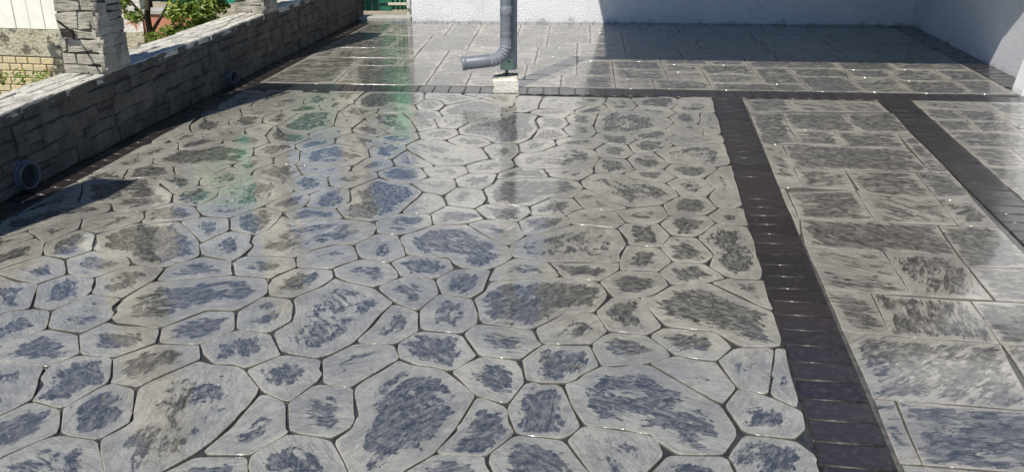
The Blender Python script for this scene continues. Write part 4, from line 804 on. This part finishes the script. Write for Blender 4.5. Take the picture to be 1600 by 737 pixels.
# slate-pattern strip between the two brick stripes
def bed(name, P, mat):
    n = len(P)
    V = [(x, y, -.0045) for x, y in P] + [(x, y, -.014) for x, y in P]
    return structure(mesh(name, V, [tuple(range(n)), tuple(reversed(range(n, 2 * n)))] + [(i, i + n, (i + 1) % n + n, (i + 1) % n) for i in range(n)], mat))
slate = bed('slate_path', [(xs1r(.9) + .003, .9), (xs2l(.9) - .003, .9), (xs2l(6.33) - .003, y_b0(2.58) - .004), (xs1r(6.4) + .003, y_b0(1.63) - .004)], M_SLATEBED)
SLATE = [
[1621,6351,1947,6345,1902,6015,1587,5989],
[1947,6345,2557,6293,2525,5989,1902,6015],
[1587,5989,1800,5989,1697,5239,1481,5249],
[1800,5989,2209,5952,2153,5527,1740,5561],
[2209,5952,2542,5963,2466,5502,2153,5527],
[1740,5561,2006,5534,1954,5192,1697,5239],
[2006,5534,2377,5495,2310,5157,1954,5192],
[2377,5495,2466,5502,2365,4701,2265,4720],
[1481,5249,1599,5227,1499,4464,1368,4464],
[1599,5227,2310,5157,2265,4720,1811,4756,1539,4785],
[1539,4785,1811,4756,1753,4419,1499,4464],
[1811,4756,2175,4710,2114,4289,1762,4371],
[2175,4710,2365,4701,2283,4261,2114,4289],
[1337,4464,1399,4451,1348,4015,1308,3809,1255,3809],
[1395,4396,1753,4419,1692,3980,1348,4015],
[1753,4419,2114,4289,2056,3931,1692,3980],
[2114,4289,2283,4261,2230,3912,2056,3931],
[1348,4015,1692,3980,1958,3930,1895,3586,1596,3630,1279,3691],
[1958,3930,2230,3912,2175,3446,1887,3468],
[1279,3691,1596,3630,1544,3197,1223,3243],
[1596,3630,1895,3586,1843,3153,1544,3197],
[1887,3468,2175,3446,2116,3114,1843,3153],
[1223,3243,1394,3215,1339,2873,1180,2900],
[1394,3215,1750,3153,1700,2811,1339,2873],
[1750,3153,2116,3114,2036,2771,1700,2811],
[1180,2900,1339,2873,1700,2811,1598,2390,1379,2425,1126,2463],
[1700,2811,1993,2739,1867,2350,1626,2386],
[1126,2463,1191,2451,1139,2121,1079,2128],
[1191,2451,1598,2390,1515,2071,1139,2121],
[1598,2390,1867,2350,1768,2041,1515,2071],
[1079,2128,1300,2091,1297,1900,1055,1927]]
for c in SLATE:
    p = [(c[i] / 1000, c[i + 1] / 1000) for i in range(0, len(c), 2)]
    if parea(p) < 0: p.reverse()
    p = clip(p, (xs1r(3), 3), (math.cos(R(7.5)), -math.sin(R(7.5))))
    p = clip(p, (xs2l(3), 3), (-math.cos(R(7.5)), math.sin(R(7.5))))
    p = clip(p, (0, y_b0(0)), (-.07, -1))
    p = [v for i, v in enumerate(p) if math.hypot(v[0] - p[i - 1][0], v[1] - p[i - 1][1]) > .025]
    if len(p) > 2 and abs(parea(p)) > .003:
        piece('slate_tile', p, M_SLATE, slate, groove=.0014, round_=0, step=.12, jit=.003, lip=.0025, deep=.009, ang=random.uniform(-.5, .5))

side = bed('slate_path', [(xs2r(.9) + .003, .9), (xs2r(.9) + .468, .9), (xs2r(6.28) + .468, y_b0(3.27) - .004), (xs2r(6.3) + .003, y_b0(2.8) - .004)], M_SLATEBED)
y = .95
while y < 6.25:
    y2 = y + random.uniform(.24, .46); k = random.uniform(.35, .65) if random.random() < .45 else 1.0
    for f0, f1 in ((0, k), (k, 1)):
        if f1 - f0 < .05: continue
        p = [(xs2r(y) + .004 + f0 * .462, y - .06 * f0), (xs2r(y) + .004 + f1 * .462, y - .06 * f1), (xs2r(y2) + .004 + f1 * .462, y2 - .06 * f1), (xs2r(y2) + .004 + f0 * .462, y2 - .06 * f0)]
        p = clip(p, (0, y_b0(0) - .004), (-.07, -1))
        if len(p) > 2 and abs(parea(p)) > .004:
            piece('slate_tile', p, M_SLATE, side, groove=.0012, round_=0, step=.12, jit=.003, lip=.0025, deep=.009, ang=random.uniform(-.5, .5))
    y = y2

# slate-pattern field in front of the back wall, laid square to the back wall
TH = R(-4.0)
def uv2xy(u, v): return (u * math.cos(TH) - v * math.sin(TH), 6.75 + u * math.sin(TH) + v * math.cos(TH))
RECTS = [(-2.1,-1.35,0,1.0),(-1.35,-.65,0,.68),(-1.35,-.99,.68,1.0),(-.99,-.65,.68,1.0),(-2.1,-1.64,1.0,1.45),(-1.64,-.91,1.0,1.45),
 (-.91,-.65,1.0,1.36),(-.65,.075,.44,.8),(-.65,.13,.8,1.16),(-.65,.13,1.16,1.36),(-.91,-.5,1.36,2.1),(-2.1,-1.2,1.45,2.1),(-1.2,-.91,1.45,2.1),
 (-2.1,-1.4,2.1,2.85),(-1.4,-.8,2.1,2.85),(-.8,-.5,2.1,2.85),(-.5,.2,1.56,2.13),(-.5,.13,1.36,1.56),(.13,.48,1.16,1.56),(.2,.48,1.56,1.8),
 (.2,.6,1.8,2.3),(.2,.6,2.3,2.85),(-.1,.2,2.13,2.85),(-.5,-.1,2.13,2.85),(-.65,-.35,0,.44),(-.35,.36,0,.24),(-.35,.075,.24,.44),(.075,.36,.24,.42),
 (.36,.77,0,.42),(.075,.48,.42,.8),(.13,.48,.8,1.16),(.48,.77,.42,1.0),(.48,.9,1.0,1.8),(.6,.9,1.8,2.4),(.6,1.1,2.4,2.85),(.77,1.06,0,.32),
 (1.06,1.48,0,.32),(.77,1.18,.32,.68),(.77,1.18,.68,1.0),(.9,1.18,1.0,1.2),(1.18,1.48,.32,.6),(1.18,1.48,.6,.9),(1.48,2.19,0,.22),
 (1.48,1.89,.22,.55),(1.48,1.89,.55,.9),(1.18,1.58,.9,1.2),(1.58,1.89,.9,1.2),(1.89,2.19,.22,.82),(2.19,2.57,0,.5),(2.19,2.62,.5,.82),
 (1.89,2.62,.82,1.2),(2.57,2.94,0,.5),(2.62,2.94,.5,.78),(2.62,3.05,.78,1.2),(2.94,3.34,0,.4),(2.94,3.34,.4,.82),(3.05,3.7,.82,1.2),
 (3.34,3.9,0,.45),(3.34,3.9,.45,.82)]
vr = [1.2, 1.58, 2.0, 2.4, 2.85]
for i in range(4):
    u = 1.1 if i == 3 else .9
    while u < 3.95:
        u2 = min(4.0, u + random.uniform(.32, .85)); RECTS.append((u, u2, vr[i], vr[i + 1])); u = u2
terr = bed('slate_terrace', [(x_lin(6.88) + .003, y_b1(-1.92) + .003), (x_rband(6.5) - .003, y_b1(3.63) + .003), (x_rband(9.4) - .003, y_bk0(3.86) - .003), (x_lin(9.62) + .003, y_bk0(-1.48) - .003)], M_SLATEBED)
for u0, u1, v0, v1 in RECTS:
    p = [uv2xy(u0, v0), uv2xy(u1, v0), uv2xy(u1, v1), uv2xy(u0, v1)]
    p = clip(p, (0, y_b1(0)), (.0723, 1)); p = clip(p, (0, y_bk0(0)), (-.048, -1))
    p = clip(p, (x_lin(8), 8), (math.cos(R(9.1)), -math.sin(R(9.1)))); p = clip(p, (x_rband(8), 8), (-math.cos(R(4.4)), math.sin(R(4.4))))
    if len(p) > 2 and abs(parea(p)) > .004:
        piece('slate_tile', p, M_SLATE, terr, groove=.0022, round_=0, step=.12, jit=.003, lip=.003, deep=.009, ang=random.uniform(-.4, .4))

# brick borders stamped round the fields
def border(name, f0, f1, n, mat, t0=0.0):
    """bricks laid side by side between two ground lines; f(t) -> point, t in metres along the run"""
    L = n * .115
    o = bed(name, [f0(t0), f1(t0), f1(t0 + L), f0(t0 + L)] if parea([f0(t0), f1(t0), f1(t0 + L), f0(t0 + L)]) > 0 else [f0(t0), f0(t0 + L), f1(t0 + L), f1(t0)], M_BASE)
    for i in range(n):
        a, b = t0 + i * .115, t0 + (i + 1) * .115
        p = [f0(a), f1(a), f1(b), f0(b)]
        piece('brick', p, mat, o, groove=.0012, round_=0, step=.0, jit=.0015, lip=.003, deep=.009, tilt=.003, wob=.0009, ang=0)
    return o
def run_y(fx, y0, ang): return lambda t: (fx(y0 + t), y0 + t)
def run_x(fy, x0): return lambda t: (x0 + t, fy(x0 + t))
def skew_y(fx, y0, off=0.0):                            # keeps the joints square to a run that leans to the right
    return lambda t: (fx(y0 + t + off), y0 + t + off)
border('brick_stripe', skew_y(xs1l, 1.2), skew_y(xs1r, 1.2, -.027), 46, M_BRICK)
border('brick_stripe', skew_y(xs2l, 2.6), skew_y(xs2r, 2.6, -.03), 33, M_BRICK)
border('brick_border', skew_y(x_wall, 3.0), skew_y(x_lin, 3.0, -.03), 58, M_BRICK)
border('brick_band', run_x(y_b0, x_lin(6.6)), run_x(y_b1, x_lin(6.6) + .012), 47, M_BRICK)
border('brick_border', skew_y(x_rband, 6.75), skew_y(x_rwall, 6.75, -.015), 24, M_BRICK)
border('brick_border', run_x(y_bk0, x_lin(9.5) + .02), run_x(y_back, x_lin(9.5) + .03), 46, M_BRICK2)

# ------------------------------------------------------------------ left wall with pillars
WA = R(9.0)
wd, wn = Vector((math.sin(WA), math.cos(WA), 0)), Vector((math.cos(WA), -math.sin(WA), 0))   # along the wall; towards the patio
W0 = Vector((-2.35, 5.2, 0))                            # a point on the patio face
UP = Vector((0, 0, 1))
WH, WT = .405, .265
def s_of(y): return (y - 5.2) / math.cos(WA)
wall = thing('stone_wall', W0 + wd * 0 - wn * .13 + UP * 0, 'low grey stone wall with square pillars, two drain pipes poking through its foot', 'wall')
def wbox(name, s0, s1, d0, d1, z0, z1, mat, parent, bev=0.0):
    return box(name, (s0, -d1, z0), (s1, -d0, z1), mat, parent, bev, ex=wd, ey=wn, ez=UP, org=W0)
S0, S1 = s_of(1.6), s_of(10.03)
wbox('wall_core', S0, S1, .012, WT - .012, -.6, WH - .02, M_MORTAR, wall)
def courses(w, h, hs, ws, z0=0.0, j=.010):
    """irregular stone courses filling w x h"""
    out = []; z = z0
    while z < h - .01:
        dz = random.uniform(*hs)
        if h - z - dz < hs[0] * .7: dz = h - z
        u = -random.uniform(0, ws[0])
        while u < w - .01:
            du = random.uniform(*ws) * (1.3 if random.random() < .2 else 1)
            if w - u - du < ws[0] * .6: du = w - u
            a, b = max(0, u), min(w, u + du)
            cut = random.random()
            parts = [(z, z + dz)]
            if cut < .28 and dz > .085:
                m = z + dz * random.uniform(.35, .65); parts = [(z, m), (m, z + dz)]
            for c0, c1 in parts:
                q = [(a, c0), (b, c0), (b, c1), (a, c1)]
                q = [(x + random.uniform(-j, j) * (0 < x < w), y + random.uniform(-j, j) * (z0 < y < h)) for x, y in q]
                out.append(q)
            u += du
        z += dz
    return out
def face_stones(polys, org, ex, ey, parent, mat=M_WSTONE_SHADE, proud=.006):
    ez = ex.cross(ey)
    for p in polys:
        if abs(parea(p)) < .0012: continue
        k = random.uniform(.5, 1.6) * proud
        piece('stone', p, mat, parent, frame=(org + ez * k, ex, ey, ez), groove=random.uniform(.0004, .0022), round_=0, step=.06, jit=.006,
              lip=.0035, deep=k + .014, wob=.003, tilt=.003)
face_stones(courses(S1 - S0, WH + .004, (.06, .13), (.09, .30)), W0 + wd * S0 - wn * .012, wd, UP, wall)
# coping
s = S0
PIL = [s_of(3.03), s_of(5.26), s_of(7.51), s_of(9.72)]   # near edge of each pillar
PW = .275
spans = []
a = S0
for q in PIL + [S1 + .0]:
    if q > a + .05: spans.append((a, q))
    a = q + PW
for a, b in spans:
    n = max(1, round((b - a) / .52)); cuts = [a] + [a + (b - a) * (i + random.uniform(-.15, .15)) / n for i in range(1, n)] + [b]
    for c0, c1 in zip(cuts, cuts[1:]):
        for d0, d1 in ((.004, .075), (.075, .14), (.14, .205), (.205, WT + .006)):
            q = [(-d1, c0), (-d0, c0), (-d0, c1), (-d1, c1)]
            q = [(x + random.uniform(-.006, .006), y) for x, y in q]
            piece('coping_stone', q, M_COPING, wall, frame=(W0 + UP * (WH + .012 + random.uniform(-.005, .005)), wn, wd, UP),
                  groove=.0015, round_=1, step=.09, jit=.005, lip=.006, deep=.04, wob=.006, tilt=.004)
PH = 2.26
for k, q in enumerate(PIL):
    pil = bpy.data.objects.new('pillar', None); link(pil, wall)
    pil.location = W0 + wd * (q + PW / 2) - wn * (WT / 2) - wloc(wall)
    wbox('pillar_core', q + .012, q + PW - .012, .013, WT - .012, WH - .03, PH - .01, M_MORTAR, pil)
    hs = (.07, .15)
    # patio face and the near face are the ones in view
    face_stones(courses(PW, .95 - WH, hs, (.11, .22)), W0 + wd * q - wn * .012 + UP * WH, wd, UP, pil, M_PSTONE_LIT)
    face_stones(courses(PW, PH - .95, (.16, .3), (.14, .28)), W0 + wd * q - wn * .012 + UP * .95, wd, UP, pil, M_PSTONE_LIT)
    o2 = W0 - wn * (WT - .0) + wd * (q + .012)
    face_stones(courses(WT - .002, .95 - WH, (.05, .12), (.07, .2)), o2 + UP * WH, wn, UP, pil, M_PSTONE_LIT)
    face_stones(courses(WT - .002, PH - .95, (.16, .3), (.14, .28)), o2 + UP * .95, wn, UP, pil, M_PSTONE_LIT)
# drain pipes through the wall
def ring_pipe(name, c, ax, r0, r1, ln, mat, parent, seg=28, dp_=.085):
    """open pipe: outer wall, rim and inner wall"""
    u = ax.orthogonal().normalized(); v = ax.cross(u)
    V, F = [], []
    rr = [(r0, 0), (r0, ln - .004), (r0 - .002, ln), (r1 + .001, ln), (r1, ln - .003), (r1, ln - dp_)]
    for r, t in rr:
        for k in range(seg):
            a = 2 * math.pi * k / seg
            V.append(c + ax * t + (u * math.cos(a) + v * math.sin(a)) * r)
    for j in range(len(rr) - 1):
        for k in range(seg): F.append((j * seg + k, j * seg + (k + 1) % seg, (j + 1) * seg + (k + 1) % seg, (j + 1) * seg + k))
    return mesh(name, V, F, mat, parent, True)
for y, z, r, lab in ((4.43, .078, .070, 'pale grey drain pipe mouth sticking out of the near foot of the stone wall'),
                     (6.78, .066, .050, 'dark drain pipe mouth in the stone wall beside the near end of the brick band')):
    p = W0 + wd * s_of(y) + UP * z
    t = thing('drain_pipe', (p.x, p.y, 0), lab, 'drain pipe')
    ax = (wn + Vector((.05, -.12, 0))).normalized()
    ring_pipe('pipe_mouth', p - ax * .03, ax, r, r * .86, .066, M_OLDPVC, t)
    ring_pipe('collar', p - ax * .03, ax, r * 1.12, r * .99, .045, M_OLDPVC, t)
    V, F = tube_vf([p - ax * .035, p + ax * .004], r * .838, 24); mesh('hollow_shade_plug', V, F, M_HOLLOW_SHADE, t)  # near-black plug in the mouth, the hollow's shade painted as colour
# bracket on the lit face of the first pillar
f0 = W0 + wd * (PIL[1] - .018)
br = thing('bracket', f0 - wn * .165 + UP * .65, 'dark metal bracket with a thin rod fixed to the sunlit face of the nearer pillar', 'bracket')
a0 = f0 - wn * .150 + UP * .648
V, F = box_vf((-.075, -.012, -.018), (.0, .012, .018), ex=(wn + UP * .12).normalized(), ey=wd, ez=(UP - wn * .12).normalized(), org=a0, bev=.003)
mesh('plate', V, F, M_BRACKET, br)
tube('rod', [a0, a0 - wd * .19 + wn * .045 + UP * .10], .006, M_BRACKET, br, 8)

# ------------------------------------------------------------------ house walls
def wall_prism(name, P, z0, z1, mat, parent=None, at=None):
    n = len(P)
    V = [(x, y, z0) for x, y in P] + [(x, y, z1) for x, y in P]
    F = [tuple(reversed(range(n))), tuple(range(n, 2 * n))] + [(i, (i + 1) % n, n + (i + 1) % n, n + i) for i in range(n)]
    return mesh(name, V, F, mat, parent, at=at)
BH = 2.25
bw = wall_prism('back_wall', [(-1.05, y_back(-1.05)), (x_rwall(9.52) - .003, y_back(4.09)), (x_rwall(9.72) - .003, y_back(4.09) + .2), (-1.04, y_back(-1.05) + .2)], -.3, BH, M_WHITE,
                at=(1.5, y_back(1.5), 0))
tag(bw, 'long white stucco wall behind the downpipe, half in sun and half in shade', 'wall')
rwl = wall_prism('side_wall', [(x_rwall(6.72), 6.72), (x_rwall(6.72) + .22, 6.72), (x_rwall(9.9) + .22, 9.9), (x_rwall(9.9), 9.9)], -.3, 2.6, M_WHITE,
                 at=(x_rwall(8), 8, 0))
tag(rwl, 'white stucco side wall in shade except one curved sunlit patch', 'wall')
# white end panel: curved jamb towards the patio, facing the camera
prof = [(3.665, -.02), (3.668, .03), (3.680, .10), (3.70, .22), (3.728, .42), (3.75, .65), (3.758, .9), (3.74, 1.15), (3.67, 1.40), (3.575, 1.585), (3.467, 1.775), (3.328, 2.045), (3.15, 2.2)]
outer = prof + [(3.15, 2.5), (6.6, 2.5), (6.6, -.02)]
yf = lambda x: 6.50 - .07 * (x - 3.6)
n = len(outer)
V = [(x, yf(x), z) for x, z in outer] + [(x, yf(x) + .14, z) for x, z in outer]
F = [tuple(range(n)), tuple(reversed(range(n, 2 * n)))] + [((i + 1) % n, i, n + i, n + (i + 1) % n) for i in range(n)]
ep = mesh('arch_panel', V, F, M_SMOOTH, None, at=(3.8, 6.5, 0))
tag(ep, 'bright white wall end with a curved edge where the brick band stops', 'wall')

# ------------------------------------------------------------------ carport with its post, and the downpipe
cp = thing('carport', (-.025, 6.70, 0), 'flat carport roof on a grey steel post, the post bolted to a stained cream block', 'carport')
# footing block: sides lean in a little, worn arrises
def frustum(name, x0, x1, y0, y1, z0, z1, tx, mat, parent, b=.012):
    V = []
    for z, i in ((z0, 0), (z1 - b, tx), (z1, tx + b)):
        V += [(x0 + i, y0 + i, z), (x1 - i, y0 + i, z), (x1 - i, y1 - i, z), (x0 + i, y1 - i, z)]
    F = [(3, 2, 1, 0)] + [(r * 4 + i, r * 4 + (i + 1) % 4, r * 4 + 4 + (i + 1) % 4, r * 4 + 4 + i) for r in range(2) for i in range(4)] + [(8, 9, 10, 11)]
    V = [(x + random.uniform(-.003, .003), y + random.uniform(-.003, .003), z) for x, y, z in V]
    return mesh(name, V, F, mat, parent)
fb = frustum('footing_block', -.135, .045, 6.55, 6.775, -.012, .100, -.003, M_FOOT, cp)
fb['label'] = 'cream concrete footing with brown stains on its front'
tube('anchor_bolt', [(-.038, 6.69, .09), (-.038, 6.69, .155)], .012, M_BOLT, cp, 10)
box('base_plate', (-.084, 6.646, .145), (.012, 6.652, .235), M_GREENPL, cp, .001)
tube('bolt_head', [(-.02, 6.648, .205), (-.02, 6.640, .205)], .009, M_BOLT, cp, 6)
box('post', (-.086, 6.652, .145), (.037, 6.76, 1.984), M_STEEL, cp, .008)
xr = lambda y: .17 + (y - 6.64) * math.tan(R(4.6))
fy = lambda x: 6.60 - .0695 * x
V, F = [], []
for z in (2.065, 2.10):
    V += [(xr(6.6), fy(.17), z), (4.3, fy(4.3), z), (4.3, y_back(4.1) - .01, z), (xr(9.7), y_back(.4) - .01, z)]
F = [(3, 2, 1, 0), (4, 5, 6, 7), (0, 1, 5, 4), (1, 2, 6, 5), (2, 3, 7, 6), (3, 0, 4, 7)]
mesh('roof_sheet', V, F, M_ROOF, cp)
V, F = [], []
for z in (1.985, 2.063):
    V += [(-.07, fy(0) + .06, z), (3.9, fy(3.9) + .06, z), (3.9, fy(3.9) + .12, z), (-.07, fy(0) + .12, z)]
mesh('front_beam', V, [(3, 2, 1, 0), (4, 5, 6, 7), (0, 1, 5, 4), (1, 2, 6, 5), (2, 3, 7, 6), (3, 0, 4, 7)], M_STEEL, cp)

dp = thing('downpipe', (-.04, 6.60, 0), 'grey plastic downpipe with a ribbed elbow at its foot, strapped against the steel post', 'downpipe')
PX, PY, PR = -.038, 6.605, .0415
tube('pipe', [(PX - .002, PY, .41), (PX + .010, PY, 2.02)], PR, M_PVC, dp, 28)
tube('coupling', [(PX - .001, PY, .545), (PX - .001, PY, .55), (PX - .001, PY, .605), (PX - .001, PY, .61)], [PR + .001, PR + .004, PR + .004, PR + .001], M_PVC_SCUFF, dp, 28)
tube('coupling', [(PX - .002, PY, .395), (PX - .002, PY, .40), (PX - .002, PY, .425), (PX - .002, PY, .43)], [PR + .001, PR + .003, PR + .003, PR + .001], M_PVC, dp, 28)
# elbow: ribbed quarter bend
path, rads = [], []
RB = .120; cx0, cz0 = PX - .002 - RB, .345
path.append((PX - .002, PY, .41)); rads.append(PR)
N = 44
for i in range(N + 1):
    a = (math.pi / 2) * i / N * 1.02
    path.append((cx0 + RB * math.cos(a), PY - .012 * i / N, cz0 - RB * math.sin(a)))
    rib = .5 + .5 * math.cos(i / N * 2 * math.pi * 8)
    rads.append(PR + .001 + (.0065 * rib if .1 < i / N < .95 else 0))
tube('ribbed_elbow', path, rads, M_PVC_SCUFF, dp, 28)
e = Vector(path[-1]); d = Vector((-1, -.12, -.085)).normalized()
ring_pipe('outlet', e - d * .004, d, PR + .0055, PR + .001, .20, M_PVC, dp, dp_=.19)
tube('outlet_rim', [e + d * .165, e + d * .170, e + d * .192, e + d * .1965], [PR + .005, PR + .009, PR + .009, PR + .006], M_PVC, dp, 28, caps=False)

# ------------------------------------------------------------------ green gate in the far left gap
GY = 10.12
gt = thing('gate', (-1.35, GY, 0), 'dark green metal gate beside the far end of the stone wall', 'gate')
for i in range(-16, 5):
    x0 = -1.66 + i * .073
    box('panel_board', (x0, GY, .055), (x0 + .0705, GY + .02, 1.35), M_GSHEET, gt, .004)
box('gate_rail', (-1.66, GY - .022, .142), (-1.30, GY - .002, .152), M_GSHEET, gt, .002)
cs_ = thing('corrugated_sheet', (-1.2, GY, 0), 'pale green corrugated sheet leaning between the dark gate and the peeling post', 'sheet')
V, F = [], []
m = 40
for i in range(m + 1):
    x = -1.305 + .175 * i / m; y = GY - .03 - .012 * math.cos(i / m * 2 * math.pi * 3.5)
    V += [(x, y, .075 + .008 * math.cos(i / m * 2 * math.pi * 3.5)), (x, y + .06, 1.38), (x, y + .063, 1.38), (x, y + .003, .075)]
for i in range(m):
    for k in range(4): F.append((i * 4 + k, i * 4 + 4 + k, i * 4 + 4 + (k + 1) % 4, i * 4 + (k + 1) % 4))
mesh('sheet', V, F, M_GLIGHT, cs_, True)
box('rail', (-1.33, GY - .075, .125), (-1.12, GY - .05, .15), M_RAIL, cs_, .003)
gp = tube('gate_post', [(-1.105, GY - .06, -.02), (-1.105, GY - .06, .4), (-1.10, GY - .06, 1.5)], .026, M_PEEL, None, 12)
tag(gp, 'thin round post with peeling white paint where the stucco wall begins', 'post')
box('threshold', (-1.62, 9.86, -.02), (-1.07, 10.05, .026), M_CONC, None, .006)
bpy.data.objects['threshold']['kind'] = 'structure'

# ------------------------------------------------------------------ neighbour's yard beyond the wall
NB = Vector((-4.0, 8.4, 0))                              # neighbour wall, square to the stone wall
ne = wn.copy()                                          # runs to the right
nn = -wd                                                # faces the camera
nw = thing('boarded_wall', NB + UP * -.56, 'old white boarded wall on a yellow brick base beyond the stone wall', 'wall')
def nbox(name, s0, s1, z0, z1, d0, d1, mat, parent, bev=0.0):
    # s along the wall, d towards the camera
    return box(name, (s0, -d1, z0), (s1, -d0, z1), mat, parent, bev, ex=ne, ey=-nn, ez=UP, org=NB)
nbox('brick_backing', -3.2, .72, -.7, -.11, -.1, -.004, M_PLINTH, nw)
nbox('plinth', -3.2, .72, -.11, .135, -.1, .012, M_PLINTH, nw, .004)
s = -3.0
while s < .0:
    wdt = random.uniform(.14, .19)
    nbox('board', s, s + wdt - .004, .140, 2.0, -.02, random.uniform(.008, .016), M_BOARD, nw, .003)
    s += wdt
nbox('plaster_face', .0, .72, .138, 2.0, -.1, .006, M_OLDWALL, nw)
nbrick = 0
for r in range(7):
    z = -.18 - r * .066; s = -1.5 + (r % 2) * .065
    while s < .7:
        L = random.uniform(.115, .14)
        nbox('brick', s, min(s + L - .008, .715), z, z + .058, -.02, random.uniform(.006, .014), M_YBRICK, nw, .005)
        s += L
tw = thing('terracotta_wall', NB + ne * 1.3 + UP * -.56, 'terracotta orange wall patch half hidden behind the leafy shrub', 'wall')
nbox('wall_face', .735, 1.28, -.6, .30, -.12, .0, M_TERRA, tw, .004)
nbox('wall_cap', .735, 1.29, .30, .34, -.14, .02, M_CONC, tw, .004)
sc_ = thing('shade_cloth', NB + ne * 1.2 - nn * .35, 'bright green shade cloth stretched on posts behind the leafy shrub', 'screen')
V, F = [], []
for i in range(14):
    s = .6 + i * .09
    p = NB + ne * s - nn * (.34 + .012 * math.sin(i * 1.9))
    V += [p + UP * .36, p + UP * 1.6, p - nn * .004 + UP * 1.6, p - nn * .004 + UP * .36]
for i in range(13):
    for k in range(4): F.append((i * 4 + k, i * 4 + 4 + k, i * 4 + 4 + (k + 1) % 4, i * 4 + (k + 1) % 4))
mesh('cloth', V, F, M_CLOTH, sc_)
for s in (.6, 1.77):
    p = NB + ne * s - nn * .37; tube('post', [p + UP * -.6, p + UP * 1.65], .025, M_TRUNK, sc_, 8)

def leaf_cloud(blobs, n, size, parent):
    V, F, T = [], [], []
    for _ in range(n):
        c, r = random.choice(blobs)
        v = Vector((random.gauss(0, 1), random.gauss(0, 1), random.gauss(0, 1))).normalized() * (random.random() ** .45)
        p = Vector(c) + Vector((v.x * r[0], v.y * r[1], v.z * r[2]))
        L = size * random.uniform(.6, 1.3); Wd = L * random.uniform(.32, .45)
        a = Vector((random.uniform(-1, 1), random.uniform(-1, 1), random.uniform(-.7, .5))).normalized()
        nrm = (Vector((random.uniform(-1, 1), random.uniform(-1, 1), 1.1)) - a * a.z).normalized()
        b = a.cross(nrm).normalized(); up = b.cross(a)
        k = len(V)
        V += [p - a * L * .5, p - b * Wd * .5 + up * L * .06, p + a * L * .5, p + b * Wd * .5 + up * L * .06, p - up * L * .03]
        F += [(k, k + 4, k + 1), (k + 1, k + 4, k + 2), (k + 2, k + 4, k + 3), (k + 3, k + 4, k)]
        T += [random.random()] * 5
    o = mesh('foliage', V, F, M_LEAF, parent)
    at = o.data.attributes.new('tint', 'FLOAT', 'POINT'); at.data.foreach_set('value', T)
    o['kind'] = 'stuff'
    return o
def shrub(base, stems, blobs, n, size, label, group=None):
    t = thing('shrub', base, label, 'shrub', group)
    for st, rr in stems: tube('stem', st, rr, M_TRUNK, t, 8)
    leaf_cloud(blobs, n, size, t)
    return t
b0 = Vector((-2.98, 7.6, -.56))
blobs = []
for _ in range(34):
    x = random.uniform(-2.92, -2.40); z = random.uniform(.55, 1.05) if _ % 2 else random.uniform(.22, .62)
    if -2.93 < x < -2.72 and .30 < z < .50: x += .28
    blobs.append(((x, random.uniform(7.35, 7.9), z), (random.uniform(.07, .13),) * 2 + (random.uniform(.05, .10),)))
for x, z in ((-3.02, .62), (-3.08, .52), (-3.16, .56), (-3.0, .42), (-2.86, .24), (-2.74, .30), (-2.68, .42), (-2.6, .30), (-2.56, .48), (-2.5, .36), (-2.44, .50), (-2.42, .42), (-2.62, .60)):
    blobs.append(((x, 7.4, z), (.08, .08, .06)))
shrub(b0, [([b0, b0 + Vector((.02, 0, .5)), b0 + Vector((0, .02, .95)), b0 + Vector((.12, .02, 1.5))], [.035, .03, .026, .014]),
           ([b0 + Vector((0, .02, .9)), b0 + Vector((-.12, -.03, 1.1)), b0 + Vector((-.26, -.1, 1.2))], [.014, .009, .005]),
           ([b0 + Vector((.01, .02, .8)), b0 + Vector((.18, -.06, 1.0)), b0 + Vector((.42, -.1, 1.3))], [.016, .011, .006])],
      blobs, 5200, .062, 'bushy green shrub growing behind the low stone wall between the two pillars')
b1 = Vector((-4.5, 7.55, -.56))
shrub(b1, [([b1, b1 + Vector((.05, .02, .9)), b1 + Vector((.1, .05, 1.6))], [.025, .02, .01])],
      [((-4.48 + random.uniform(-.25, .22), 7.55 + random.uniform(-.25, .25), random.uniform(.75, 1.65)), (.09, .1, .09)) for _ in range(12)],
      420, .075, 'slim leafy shrub casting dappled shade on the old white boards')
b2 = Vector((-4.05, 7.7, -.56))
shrub(b2, [([b2, b2 + Vector((.02, .02, .25))], [.01, .005])],
      [((-4.25 + random.uniform(-.22, .3), 7.7 + random.uniform(-.2, .2), random.uniform(-.5, -.05)), (.08, .1, .07)) for _ in range(10)],
      330, .06, 'low weeds growing against the yellow brick base')
